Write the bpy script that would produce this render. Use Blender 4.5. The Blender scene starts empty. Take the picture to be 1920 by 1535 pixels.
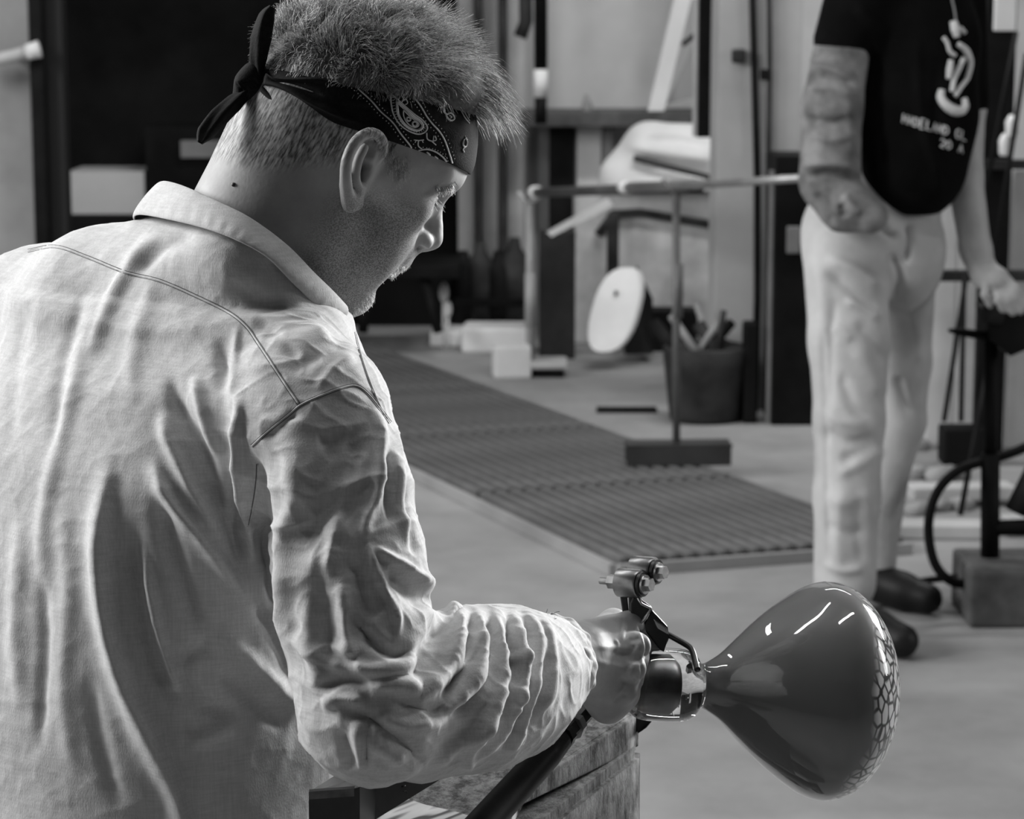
import bpy, bmesh, math, random
import numpy as np
from mathutils import Vector, Matrix
from mathutils.bvhtree import BVHTree

# ------------------------------------------------------------------ camera
scene = bpy.context.scene
COL = scene.collection
FPX = 4533.0                       # focal length in pixels of the 1920 wide frame
CAMZ = 1.45
PITCH = math.radians(9.36)
cam_data = bpy.data.cameras.new('camera')
cam = bpy.data.objects.new('camera', cam_data)
COL.objects.link(cam)
cam.location = (0, 0, CAMZ)
cam.rotation_euler = (math.pi / 2 - PITCH, 0, 0)
cam_data.sensor_width = 36.0
cam_data.lens = FPX / 1920 * 36.0
cam_data.clip_start = 0.05
cam_data.dof.use_dof = True
cam_data.dof.focus_distance = 1.93
cam_data.dof.aperture_fstop = 13.0
scene.camera = cam

# ------------------------------------------------------------------ light
scene.view_settings.view_transform = 'Standard'
scene.view_settings.look = 'None'
scene.view_settings.gamma = 1.0
scene.view_settings.use_curve_mapping = False
scene.view_settings.exposure = -0.06
world = bpy.data.worlds.new('world')
scene.world = world
world.use_nodes = True
bgn = world.node_tree.nodes['Background']
bgn.inputs[0].default_value = (1, 1, 1, 1)
bgn.inputs[1].default_value = 0.02

def area(name, loc, target, sx, sy, power, spread=None):
    d = bpy.data.lights.new(name, 'AREA')
    d.shape = 'RECTANGLE'
    d.size, d.size_y, d.energy = sx, sy, power
    if spread:
        d.spread = math.radians(spread)
    o = bpy.data.objects.new(name, d)
    COL.objects.link(o)
    o.location = loc
    o.rotation_euler = (Vector(target) - Vector(loc)).to_track_quat('-Z', 'Y').to_euler()
    return o

area('window_light_left', (-3.6, 2.7, 2.6), (-0.25, 1.95, 1.1), 1.5, 1.8, 240)
area('face_lamp_right', (2.4, 4.3, 1.9), (-0.05, 2.0, 1.15), 0.9, 1.0, 68, 90)  # unseen lamp added to light the face, kept off the standing man
area('window_light_right', (5.9, 3.8, 2.3), (0.0, 3.2, 1.2), 1.2, 2.4, 85)
area('window_light_far_left', (-5.3, 5.6, 3.0), (1.0, 7.2, 0.7), 2.2, 1.8, 235)
area('hall_lamp', (1.4, 8.2, 4.7), (1.3, 9.6, 0.8), 3.0, 0.3, 170)
area('hall_lamp', (-1.2, 3.4, 4.6), (-1.0, 3.6, 0.0), 0.16, 2.4, 40)
area('hall_lamp', (-2.6, 5.6, 4.6), (-2.6, 5.6, 0.0), 0.16, 2.4, 30)
area('hall_lamp', (0.7, 2.6, 4.6), (0.4, 2.4, 0.0), 0.16, 2.4, 42)

# ------------------------------------------------------------------ pixel <-> world
CF = np.array([0, math.cos(PITCH), -math.sin(PITCH)])
CR = np.array([1.0, 0, 0])
CU = np.array([0, math.sin(PITCH), math.cos(PITCH)])
CO = np.array([0, 0, CAMZ])

def ray(px, py):
    return CF + CR * ((px - 960.0) / FPX) + CU * ((767.5 - py) / FPX)

def P(px, py, Y):                  # the point at distance Y that is seen at a pixel
    d = ray(px, py)
    return CO + d * (Y / d[1])

def G(px, py, z=0.0):              # the point of a horizontal plane seen at a pixel
    d = ray(px, py)
    return CO + d * ((z - CAMZ) / d[2])

def proj(V):
    q = V - CO
    w = q @ CF
    return np.stack([960 + FPX * (q @ CR) / w, 767.5 - FPX * (q @ CU) / w], 1)

def pxm(Y):                        # metres per pixel at distance Y
    return Y / FPX

# ------------------------------------------------------------------ materials
MATS = {}
def mat(name, v, rough=0.6, v2=None, scale=8.0, detail=4.0, bump=0.0, bscale=60.0, spec=0.4, metal=0.0,
        coat=0.0, stretch=(1, 1, 1), sub=0.0, sheen=0.0, lo=0.35, hi=0.65, bdetail=3.0):
    if name in MATS:
        return MATS[name]
    m = bpy.data.materials.new(name)
    m.use_nodes = True
    nt = m.node_tree
    b = nt.nodes['Principled BSDF']
    b.inputs['Roughness'].default_value = rough
    b.inputs['Specular IOR Level'].default_value = spec
    b.inputs['Metallic'].default_value = metal
    b.inputs['Coat Weight'].default_value = coat
    b.inputs['Sheen Weight'].default_value = sheen
    if sub:
        b.inputs['Subsurface Weight'].default_value = sub
        b.inputs['Subsurface Radius'].default_value = (0.006, 0.006, 0.006)
        b.inputs['Subsurface Scale'].default_value = 1.0
    b.inputs['Base Color'].default_value = (v, v, v, 1)
    tc = nt.nodes.new('ShaderNodeTexCoord')
    mp = nt.nodes.new('ShaderNodeMapping')
    mp.inputs['Scale'].default_value = stretch
    nt.links.new(tc.outputs['Object'], mp.inputs['Vector'])
    if v2 is not None:
        n = nt.nodes.new('ShaderNodeTexNoise')
        n.inputs['Scale'].default_value = scale
        n.inputs['Detail'].default_value = detail
        n.inputs['Roughness'].default_value = 0.6
        r = nt.nodes.new('ShaderNodeValToRGB')
        r.color_ramp.elements[0].position = lo
        r.color_ramp.elements[1].position = hi
        r.color_ramp.elements[0].color = (v, v, v, 1)
        r.color_ramp.elements[1].color = (v2, v2, v2, 1)
        nt.links.new(mp.outputs[0], n.inputs['Vector'])
        nt.links.new(n.outputs['Fac'], r.inputs[0])
        nt.links.new(r.outputs[0], b.inputs['Base Color'])
    if bump:
        n2 = nt.nodes.new('ShaderNodeTexNoise')
        n2.inputs['Scale'].default_value = bscale
        n2.inputs['Detail'].default_value = bdetail
        bp = nt.nodes.new('ShaderNodeBump')
        bp.inputs['Strength'].default_value = min(1.0, bump)
        bp.inputs['Distance'].default_value = 0.004
        nt.links.new(mp.outputs[0], n2.inputs['Vector'])
        nt.links.new(n2.outputs['Fac'], bp.inputs['Height'])
        nt.links.new(bp.outputs[0], b.inputs['Normal'])
    MATS[name] = m
    return m

# ------------------------------------------------------------------ objects
def tag(o, label=None, cat=None, group=None, kind=None):
    if label: o['label'] = label
    if cat: o['category'] = cat
    if group: o['group'] = group
    if kind or cat: o['kind'] = kind or 'thing'
    return o

def empty(name, loc=(0, 0, 0)):
    o = bpy.data.objects.new(name, None)
    o.empty_display_size = 0.05
    o.location = loc
    COL.objects.link(o)
    return o

def par(o, p):
    if p is not None:
        o.parent = p
        o.matrix_parent_inverse = p.matrix_basis.inverted()
    return o

def mesh(name, V, F, material, parent=None, smooth=True):
    me = bpy.data.meshes.new(name)
    V = np.asarray(V, float)
    if isinstance(F, np.ndarray):
        n, k = F.shape
        me.vertices.add(len(V))
        me.vertices.foreach_set('co', V.ravel())
        me.loops.add(n * k)
        me.polygons.add(n)
        me.loops.foreach_set('vertex_index', F.ravel().astype(np.int32))
        me.polygons.foreach_set('loop_start', (np.arange(n) * k).astype(np.int32))
        me.update(calc_edges=True)
    else:
        me.from_pydata([tuple(v) for v in V], [], F)
    me.validate()
    if smooth:
        me.polygons.foreach_set('use_smooth', [True] * len(me.polygons))
    me.update()
    if material is not None:
        me.materials.append(material)
    o = bpy.data.objects.new(name, me)
    COL.objects.link(o)
    return par(o, parent)

class MB:
    """collects shapes, then becomes one mesh object"""
    def __init__(s):
        s.v, s.f = [], []
    def add(s, V, F):
        k = len(s.v)
        s.v += [tuple(map(float, v)) for v in V]
        s.f += [tuple(int(i) + k for i in f) for f in F]
        return s
    def box(s, c, size, rz=0.0, rx=0.0, ry=0.0, bev=0.0):
        bm = bmesh.new()
        bmesh.ops.create_cube(bm, size=1.0)
        for v in bm.verts:
            v.co = Vector((v.co.x * size[0], v.co.y * size[1], v.co.z * size[2]))
        if bev:
            bmesh.ops.bevel(bm, geom=bm.edges[:], offset=bev, segments=2, affect='EDGES', profile=0.6)
        M = Matrix.Translation(Vector(c)) @ Matrix.Rotation(rz, 4, 'Z') @ Matrix.Rotation(ry, 4, 'Y') @ Matrix.Rotation(rx, 4, 'X')
        bm.transform(M)
        s.bm(bm)
        return s
    def bm(s, bm):
        bm.verts.index_update()
        s.add([v.co for v in bm.verts], [[v.index for v in f.verts] for f in bm.faces])
        bm.free()
    def tube(s, pts, r, n=10, caps=True):
        pts = [Vector(p) for p in pts]
        rs = r if hasattr(r, '__len__') else [r] * len(pts)
        k = len(s.v)
        up = None
        for i, p in enumerate(pts):
            d = (pts[min(i + 1, len(pts) - 1)] - pts[max(i - 1, 0)]).normalized()
            if up is None:
                up = Vector((0, 0, 1)) if abs(d.z) < 0.9 else Vector((1, 0, 0))
            a = d.cross(up).normalized()
            up = a.cross(d).normalized()
            for j in range(n):
                t = 2 * math.pi * j / n
                q = p + (a * math.cos(t) + up * math.sin(t)) * rs[i]
                s.v.append(tuple(q))
        for i in range(len(pts) - 1):
            for j in range(n):
                s.f.append((k + i * n + j, k + i * n + (j + 1) % n, k + (i + 1) * n + (j + 1) % n, k + (i + 1) * n + j))
        if caps:
            s.f.append(tuple(k + j for j in range(n))[::-1])
            s.f.append(tuple(k + (len(pts) - 1) * n + j for j in range(n)))
        return s
    def lathe(s, a, b, prof, n=32):
        """prof: list of (distance along a->b in metres, radius)"""
        a, b = Vector(a), Vector(b)
        d = (b - a).normalized()
        up = Vector((0, 0, 1)) if abs(d.z) < 0.9 else Vector((1, 0, 0))
        u = d.cross(up).normalized(); w = u.cross(d)
        k = len(s.v)
        for (t, r) in prof:
            for j in range(n):
                q = 2 * math.pi * j / n
                s.v.append(tuple(a + d * t + (u * math.cos(q) + w * math.sin(q)) * max(r, 1e-5)))
        for i in range(len(prof) - 1):
            for j in range(n):
                s.f.append((k + i * n + j, k + i * n + (j + 1) % n, k + (i + 1) * n + (j + 1) % n, k + (i + 1) * n + j))
        s.f.append(tuple(k + j for j in range(n))[::-1])
        s.f.append(tuple(k + (len(prof) - 1) * n + j for j in range(n)))
        return s
    def prism(s, poly, off):
        """poly: 3-D outline, off: extrusion vector"""
        n = len(poly); k = len(s.v)
        off = np.array(off)
        s.v += [tuple(map(float, p)) for p in poly] + [tuple(map(float, np.array(p) + off)) for p in poly]
        s.f.append(tuple(k + i for i in range(n)))
        s.f.append(tuple(k + n + i for i in range(n))[::-1])
        for i in range(n):
            j = (i + 1) % n
            s.f.append((k + j, k + i, k + n + i, k + n + j))
        return s
    def build(s, name, material, parent=None, smooth=False):
        o = mesh(name, s.v, s.f, material, parent, smooth)
        bm = bmesh.new(); bm.from_mesh(o.data)
        bmesh.ops.recalc_face_normals(bm, faces=bm.faces[:])
        bm.to_mesh(o.data); bm.free()
        return o

def autosmooth(o, deg=40):
    me = o.data
    me.polygons.foreach_set('use_smooth', [True] * len(me.polygons))
    bm = bmesh.new(); bm.from_mesh(me)
    for e in bm.edges:
        if len(e.link_faces) == 2 and e.calc_face_angle(0) > math.radians(deg):
            e.smooth = False
    bm.to_mesh(me); bm.free()
    return o

def spline(pts, n=8):
    """Catmull-Rom through points (any dimension)"""
    p = np.array(pts, float)
    p = np.vstack([2 * p[0] - p[1], p, 2 * p[-1] - p[-2]])
    out = []
    for i in range(1, len(p) - 2):
        for t in np.linspace(0, 1, n, endpoint=False):
            a, b, c, d = p[i - 1], p[i], p[i + 1], p[i + 2]
            out.append(0.5 * ((2 * b) + (c - a) * t + (2 * a - 5 * b + 4 * c - d) * t * t + (3 * b - a - 3 * c + d) * t ** 3))
    out.append(p[-2])
    return np.array(out)

# ------------------------------------------------------------------ implicit surfaces
class Field:
    """a signed distance field on a grid with its own axes B (columns) and origin O"""
    def __init__(s, O, B, lo, hi, step):
        s.O, s.B, s.h = np.array(O, float), np.array(B, float), step
        s.lo = np.array(lo, float)
        s.n = np.ceil((np.array(hi) - s.lo) / step).astype(int) + 1
        s.a = np.full(s.n, 0.06, np.float32)
        s.ax = [(s.lo[i] + step * np.arange(s.n[i])).astype(np.float32) for i in range(3)]
    def loc(s, w):
        return (np.array(w, float) - s.O) @ s.B
    def _win(s, lo, hi, m):
        sl = []
        for i in range(3):
            a = int(max(0, math.floor((lo[i] - m - s.lo[i]) / s.h)))
            b = int(min(s.n[i], math.ceil((hi[i] + m - s.lo[i]) / s.h) + 1))
            sl.append(slice(a, max(a, b)))
        return tuple(sl)
    def _grid(s, w):
        return np.meshgrid(*[s.ax[i][w[i]] for i in range(3)], indexing='ij', sparse=True)
    def _mix(s, w, d, k, op):
        a = s.a[w]
        d = d.astype(np.float32)
        if op == 'add':
            if k > 0:
                h = np.maximum(k - np.abs(a - d), 0) / k
                s.a[w] = np.minimum(a, d) - h * h * k * 0.25
            else:
                s.a[w] = np.minimum(a, d)
        else:
            d = -d
            if k > 0:
                h = np.maximum(k - np.abs(a - d), 0) / k
                s.a[w] = np.maximum(a, d) + h * h * k * 0.25
            else:
                s.a[w] = np.maximum(a, d)
    def cone(s, a, b, ra, rb, k=0.01, op='add', flat=None):
        """round cone; flat = (axis, factor) squeezes it along an axis through its own centre line"""
        a, b = np.array(a, float), np.array(b, float)
        R = max(ra, rb) * (max(1.0, flat[1]) if flat else 1)
        w = s._win(np.minimum(a, b) - R, np.maximum(a, b) + R, k + 3 * s.h)
        X, Y, Z = s._grid(w)
        ba = b - a
        L = float(ba @ ba) + 1e-12
        t = np.clip(((X - a[0]) * ba[0] + (Y - a[1]) * ba[1] + (Z - a[2]) * ba[2]) / L, 0, 1)
        dx, dy, dz = X - a[0] - t * ba[0], Y - a[1] - t * ba[1], Z - a[2] - t * ba[2]
        if flat:
            u = np.array(flat[0], float); u /= np.linalg.norm(u)
            q = (dx * u[0] + dy * u[1] + dz * u[2]) * (1 / flat[1] - 1)
            dx, dy, dz = dx + q * u[0], dy + q * u[1], dz + q * u[2]
        d = np.sqrt(dx * dx + dy * dy + dz * dz) - (ra + (rb - ra) * t)
        s._mix(w, d, k, op)
        return s
    def chain(s, pts, rs, k=0.01, op='add', flat=None):
        for i in range(len(pts) - 1):
            s.cone(pts[i], pts[i + 1], rs[i], rs[i + 1], k, op, flat)
        return s
    def ell(s, c, r, k=0.01, op='add', M=None):
        c, r = np.array(c, float), np.array(r, float)
        R = np.full(3, r.max()) if M is not None else r
        w = s._win(c - R, c + R, k + 3 * s.h)
        X, Y, Z = s._grid(w)
        x, y, z = X - c[0], Y - c[1], Z - c[2]
        if M is not None:
            M = np.array(M)
            x, y, z = (x * M[0, 0] + y * M[1, 0] + z * M[2, 0], x * M[0, 1] + y * M[1, 1] + z * M[2, 1], x * M[0, 2] + y * M[1, 2] + z * M[2, 2])
        k0 = np.sqrt((x / r[0]) ** 2 + (y / r[1]) ** 2 + (z / r[2]) ** 2)
        k1 = np.sqrt((x / r[0] ** 2) ** 2 + (y / r[1] ** 2) ** 2 + (z / r[2] ** 2) ** 2) + 1e-9
        s._mix(w, k0 * (k0 - 1) / k1, k, op)
        return s
    def mirror(s, axis=1):
        """keep the + side and copy it to the - side (grid symmetric about 0)"""
        f = np.flip(s.a, axis)
        n = s.n[axis]
        ix = [slice(None)] * 3
        ix[axis] = slice(0, n // 2)
        s.a[tuple(ix)] = f[tuple(ix)]
    def sample(s, Lp):
        """trilinear value at local points"""
        q = (Lp - s.lo) / s.h
        q = np.clip(q, 0, np.array(s.n) - 1.001)
        i = q.astype(int); f = q - i
        r = 0
        for c in range(8):
            o = np.array([c & 1, c >> 1 & 1, c >> 2 & 1])
            wt = np.prod(np.where(o, f, 1 - f), axis=1)
            j = i + o
            r = r + wt * s.a[j[:, 0], j[:, 1], j[:, 2]]
        return r
    def nets(s):
        a = s.a
        neg = a < 0
        c = np.zeros(np.array(a.shape) - 1, np.int8)
        for dx in (0, 1):
            for dy in (0, 1):
                for dz in (0, 1):
                    c += neg[dx:dx + c.shape[0], dy:dy + c.shape[1], dz:dz + c.shape[2]]
        act = np.argwhere((c > 0) & (c < 8))
        idx = np.full(c.shape, -1, np.int32)
        idx[act[:, 0], act[:, 1], act[:, 2]] = np.arange(len(act))
        acc = np.zeros((len(act), 3)); cnt = np.zeros(len(act))
        corners = [(x, y, z) for x in (0, 1) for y in (0, 1) for z in (0, 1)]
        for p in corners:
            for ax in range(3):
                if p[ax]:
                    continue
                q = list(p); q[ax] = 1
                A = a[act[:, 0] + p[0], act[:, 1] + p[1], act[:, 2] + p[2]].astype(float)
                Bv = a[act[:, 0] + q[0], act[:, 1] + q[1], act[:, 2] + q[2]].astype(float)
                m = (A < 0) != (Bv < 0)
                t = np.where(m, A / np.where(m, A - Bv, 1), 0)
                pos = np.tile(np.array(p, float), (len(act), 1)); pos[:, ax] += t
                acc[m] += pos[m]; cnt[m] += 1
        V = (act + acc / np.maximum(cnt, 1)[:, None]) * s.h + s.lo
        F = []
        for ax in range(3):
            u, v = [(1, 2), (2, 0), (0, 1)][ax]
            sl0 = [slice(1, -1)] * 3; sl1 = [slice(1, -1)] * 3
            sl0[ax] = slice(0, -1); sl1[ax] = slice(1, None)
            A, Bv = neg[tuple(sl0)], neg[tuple(sl1)]
            for inv in (False, True):
                e = np.argwhere(A & ~Bv) if not inv else np.argwhere(~A & Bv)
                if not len(e):
                    continue
                e = e + 1
                e[:, ax] -= 1
                def cell(du, dv):
                    g = e.copy(); g[:, u] -= du; g[:, v] -= dv
                    return idx[g[:, 0], g[:, 1], g[:, 2]]
                q = np.stack([cell(1, 1), cell(0, 1), cell(0, 0), cell(1, 0)], 1)
                F.append(q if not inv else q[:, ::-1])
        F = np.vstack(F)
        F = F[(F >= 0).all(1)]
        return V @ s.B.T + s.O, F

def vnormals(V, F):
    N = np.zeros_like(V)
    fn = np.cross(V[F[:, 2]] - V[F[:, 0]], V[F[:, 3]] - V[F[:, 1]]) if F.shape[1] == 4 else np.cross(V[F[:, 1]] - V[F[:, 0]], V[F[:, 2]] - V[F[:, 0]])
    for j in range(F.shape[1]):
        for c in range(3):
            N[:, c] += np.bincount(F[:, j], fn[:, c], len(V))
    return N / (np.linalg.norm(N, axis=1)[:, None] + 1e-12)

def vsmooth(V, F, it=1, lam=0.5):
    e = np.vstack([F[:, [j, (j + 1) % F.shape[1]]] for j in range(F.shape[1])])
    deg = np.bincount(e.ravel(), minlength=len(V))[:, None]
    for _ in range(it):
        S = np.zeros_like(V)
        for c in range(3):
            S[:, c] = np.bincount(e[:, 0], V[e[:, 1], c], len(V)) + np.bincount(e[:, 1], V[e[:, 0], c], len(V))
        V = V + lam * (S / np.maximum(deg, 1) - V)
    return V

def subdivide(V, F):
    """one linear split of every quad"""
    e = np.vstack([np.sort(F[:, [j, (j + 1) % 4]], 1) for j in range(4)])
    key, inv = np.unique(e[:, 0].astype(np.int64) * len(V) + e[:, 1], return_inverse=True)
    mid = (V[key // len(V)] + V[key % len(V)]) * 0.5
    n, k = len(F), len(V)
    E = inv.reshape(4, n).T + k
    fc = V[F].mean(1)
    C = np.arange(n) + k + len(mid)
    V2 = np.vstack([V, mid, fc])
    F2 = np.vstack([np.stack([F[:, j], E[:, j], C, E[:, (j + 3) % 4]], 1) for j in range(4)])
    return V2, F2

def smoothstep(a, b, x):
    t = np.clip((x - a) / (b - a), 0, 1)
    return t * t * (3 - 2 * t)

def sculpt(V, F, strokes, seg=None, passes=1):
    """push the surface in or out along strokes. stroke = (points px, width px, amplitude m, options)"""
    N = vnormals(V, F)
    view = CO - V
    view /= np.linalg.norm(view, axis=1)[:, None]
    facing = smoothstep(-0.25, 0.15, (N * view).sum(1))
    q = proj(V)
    D = np.zeros(len(V))
    for st in strokes:
        pts, w, amp = st[0], st[1], st[2]
        op = st[3] if len(st) > 3 else {}
        pl = spline(pts, 5) if len(pts) > 2 else np.array(pts, float)
        R = w * 3.2
        box = (q[:, 0] > pl[:, 0].min() - R) & (q[:, 0] < pl[:, 0].max() + R) & (q[:, 1] > pl[:, 1].min() - R) & (q[:, 1] < pl[:, 1].max() + R) & (facing > 0)
        sw = seg[op['seg']] if (seg is not None and 'seg' in op) else None
        if sw is not None:
            box &= sw > 0
        ii = np.nonzero(box)[0]
        if not len(ii):
            continue
        x = q[ii]
        best = np.full(len(ii), 1e9); sgn = np.zeros(len(ii)); par_ = np.zeros(len(ii))
        L = np.concatenate([[0], np.cumsum(np.linalg.norm(np.diff(pl, axis=0), axis=1))])
        for i in range(len(pl) - 1):
            a, b = pl[i], pl[i + 1]
            ba = b - a
            l2 = ba @ ba + 1e-9
            t = np.clip(((x - a) @ ba) / l2, 0, 1)
            dv = x - a - t[:, None] * ba
            d = np.hypot(dv[:, 0], dv[:, 1])
            m = d < best
            best[m] = d[m]
            sgn[m] = (ba[0] * dv[m, 1] - ba[1] * dv[m, 0])
            par_[m] = (L[i] + t[m] * (L[i + 1] - L[i])) / L[-1]
        tp = op.get('taper', (0.25, 0.25))
        tw = np.ones(len(ii))
        if tp[0] > 0: tw *= smoothstep(0, tp[0], par_)
        if tp[1] > 0: tw *= smoothstep(0, tp[1], 1 - par_)
        skew = op.get('skew', 0.0)         # >0: steep on the side to the right of travel (image sense)
        ww = np.where(sgn > 0, w * (1 - 0.75 * max(skew, 0)), w * (1 - 0.75 * max(-skew, 0)))
        prof = np.exp(-(best / ww) ** 2)
        D[ii] += amp * prof * tw * facing[ii] * (1.0 if sw is None else sw[ii])
    return V + N * D[:, None]

def bvh_of(V, F):
    return BVHTree.FromPolygons([tuple(v) for v in V], [tuple(int(i) for i in f) for f in F])

def cast(bvh, px, py):
    d = Vector(ray(px, py)).normalized()
    h = bvh.ray_cast(Vector(CO), d)
    return h[0], h[1]

def on_surface(bvh, pts, off, n=6, sm=True):
    """a pixel polyline laid on a surface"""
    pl = spline(pts, n) if (len(pts) > 2 and sm) else np.array(pts, float)
    if len(pts) == 2:
        pl = np.linspace(pl[0], pl[-1], max(2, n))
    out = []
    for x, y in pl:
        h, nn = cast(bvh, x, y)
        if h is not None:
            if nn.dot(h - Vector(CO)) > 0: nn = -nn
            out.append(h + nn * off)
    return out
# ================================================================== the hall
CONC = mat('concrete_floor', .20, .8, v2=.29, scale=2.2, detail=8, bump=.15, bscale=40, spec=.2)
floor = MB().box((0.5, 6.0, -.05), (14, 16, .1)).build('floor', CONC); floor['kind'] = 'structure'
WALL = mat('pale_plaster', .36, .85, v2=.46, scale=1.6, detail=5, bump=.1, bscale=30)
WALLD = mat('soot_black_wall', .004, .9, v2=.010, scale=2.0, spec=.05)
def slab(name, x0, x1, y0, z0, z1, m_, th=.15):
    o_ = MB().box(((x0 + x1) / 2, y0 + th / 2, (z0 + z1) / 2), (x1 - x0, th, z1 - z0)).build(name, m_); o_['kind'] = 'structure'; return o_
def X(px, Y): return float(P(px, 250, Y)[0])
def Zp(py, Y): return float(P(960, py, Y)[2])
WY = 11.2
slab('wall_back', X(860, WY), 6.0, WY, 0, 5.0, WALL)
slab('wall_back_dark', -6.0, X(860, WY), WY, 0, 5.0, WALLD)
slab('ceiling', -6.0, 6.5, -2, 5.0, 5.1, mat('ceiling_paint', .04, .9), 14)
DARK_SIDE = mat('dark_side_wall', .05, .9, v2=.08, scale=1.5)  # unseen walls coloured dark so they bounce little light
wl = MB().box((-6.0, 4.6, 2.5), (.15, 13.3, 5.0)).build('wall_left', DARK_SIDE); wl['kind'] = 'structure'
wr_ = MB().box((6.2, 4.6, 2.5), (.15, 13.3, 5.0)).build('wall_right', DARK_SIDE); wr_['kind'] = 'structure'
slab('wall_front', -6.0, 6.3, -2.1, 0, 5.0, DARK_SIDE)

def boxpx(x0, x1, y0, y1, Y, th, name, m_, parent=None, bev=.004, ry=0.0):
    """a box whose front face is seen between these pixels at distance Y"""
    a, b_ = P(x0, y0, Y), P(x1, y1, Y)
    c = (a + b_) / 2
    return MB().box((c[0], Y + th / 2, c[2]), (abs(b_[0] - a[0]), th, abs(a[2] - b_[2])), bev=bev, ry=ry).build(name, m_, parent)
def to_floor(x0, x1, y0, Y, th, name, m_, parent=None, bev=.004):
    a = P(x0, y0, Y); b_ = P(x1, y0, Y); xa, xb_ = X(x0, Y), X(x1, Y)
    return MB().box(((xa + xb_) / 2, Y + th / 2, a[2] / 2), (xb_ - xa, th, a[2]), bev=bev).build(name, m_, parent)
def to_top(x0, x1, y1, Y, th, name, m_, parent=None, bev=.004, ztop=4.98):
    a = P(x0, y1, Y); xa, xb_ = X(x0, Y), X(x1, Y)
    return MB().box(((xa + xb_) / 2, Y + th / 2, (a[2] + ztop) / 2), (xb_ - xa, th, ztop - a[2]), bev=bev).build(name, m_, parent)
DK = mat('dark_paint', .004, .6, v2=.009, scale=6, spec=.1)
DK2 = mat('sooty_metal', .018, .6, v2=.04, scale=8, spec=.15)
GRY = mat('grey_metal', .17, .5, v2=.24, scale=5, spec=.3)
LGT = mat('light_metal', .38, .5, v2=.46, scale=5)
WHT = mat('white_board', .62, .55, v2=.70, scale=6)
# ---- left of the worker's head
t = tag(to_floor(-150, 60, -120, 9.6, .04, 'sheet_panel', mat('zinc_sheet', .25, .5, v2=.34, scale=3)), 'tall pale sheet-metal panel at the left edge', 'panel')
t = empty('door_post', P(90, 500, 9.5) * np.array([1, 1, 0])); tag(t, 'black steel post beside the pale sheet panel', 'post')
to_floor(60, 84, -160, 9.5, .12, 'flange', DK, t); to_floor(84, 122, -160, 9.56, .10, 'web', mat('door_post_web', .006, .6), t)
t = empty('pull_bar', P(40, 100, 9.4)); tag(t, 'pale bar with a rounded end in front of the sheet panel', 'bar')
MB().tube([P(-60, 122, 9.45), P(30, 104, 9.45), P(66, 94, 9.45)], .026, 14).build('bar', LGT, t, True)
MB().tube([P(50, 98, 9.44), P(74, 92, 9.44)], [.030, .034], 14).build('knob', WHT, t, True)
MB().box(tuple(P(22, 104, 9.52)), (.03, .14, .03)).build('bracket', DK2, t)
t = empty('metal_cart', P(200, 700, 10.8) * np.array([1, 1, 0])); tag(t, 'low cart with pale front panel in the dark corner', 'cart')
boxpx(124, 272, 322, 402, 10.75, .4, 'pale_panel', mat('cart_panel', .40, .6, v2=.46, scale=3), t)
boxpx(118, 270, 404, 440, 10.73, .42, 'frame', DK, t)
for xx in (126, 262): to_floor(xx - 8, xx + 8, 436, 10.75, .05, 'leg', DK, t)
t = empty('dark_machine', P(310, 640, 10.3) * np.array([1, 1, 0])); tag(t, 'black machine housing behind the bandana tails', 'machine')
to_floor(272, 460, 238, 10.75, .4, 'housing', DK, t); boxpx(338, 440, 264, 296, 10.72, .03, 'light_strip', GRY, t)
# ---- behind the face: a row of boards and pipes against the wall
for i, (x0, x1, m_, Y) in enumerate([(858, 888, GRY, 11.1), (892, 903, DK2, 11.05), (906, 934, mat('board_grey', .20, .6, v2=.27, scale=4), 11.1), (938, 950, DK2, 11.0), (952, 984, mat('board_light', .27, .6, v2=.36, scale=4), 11.05)]):
    lab = ['grey wall board just right of the forehead', 'narrow dark wall batten second from the forehead', 'grey wall board between two dark battens', 'dark wall batten left of the light board', 'light grey wall board left of the far stand'][i]
    tag(to_floor(x0, x1, -200, Y, .06, 'timber_board' if i in (0, 2, 4) else 'timber_batten', m_), lab, 'board')
t = empty('hanging_pipe', P(1014, 60, 10.2)); tag(t, 'black hanging pipe with a white band near its lower end', 'pipe')
for a, b_, m_, r in ((-420, 132, DK, .028), (130, 182, WHT, .030), (180, 232, DK, .026)):
    MB().tube([P(1014, a, 10.2), P(1014, b_, 10.2)], r, 16).build('pipe_section' if m_ is DK else 'white_band', m_, t, True)
MB().tube([P(975, 70, 10.6), P(986, 40, 10.6), P(980, -420, 10.6)], .03, 12).build('side_branch', DK2, t, True)
t = empty('gas_bottle_rack', P(920, 640, 10.9) * np.array([1, 1, 0])); tag(t, 'dark low rack of bottles behind the nose', 'rack')
for i, (x, y) in enumerate([(868, 470), (900, 455), (935, 470), (965, 445)]):
    Yb = 10.75; z = Zp(y, Yb)
    MB().lathe((X(x, Yb), Yb, 0), (X(x, Yb), Yb, z), [(0, .05), (.02, .06), (z * .8, .06), (z * .9, .03), (z, .022)], 20).build('bottle', DK2 if i % 2 else DK, t, True)
boxpx(850, 985, 560, 575, 10.62, .03, 'rail', DK, t)
t = empty('tool_trestle', P(800, 640, 10.2) * np.array([1, 1, 0])); tag(t, 'black trestle with leaning leg under the chin', 'trestle')
MB().tube([P(795, 520, 10.2), P(822, 622, 10.1)], .022, 10).build('leg', DK, t, True)
MB().tube([P(690, 520, 10.2), P(680, 622, 10.1)], .022, 10).build('leg', DK, t, True)
boxpx(660, 860, 500, 522, 10.15, .5, 'top', DK, t)
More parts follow.
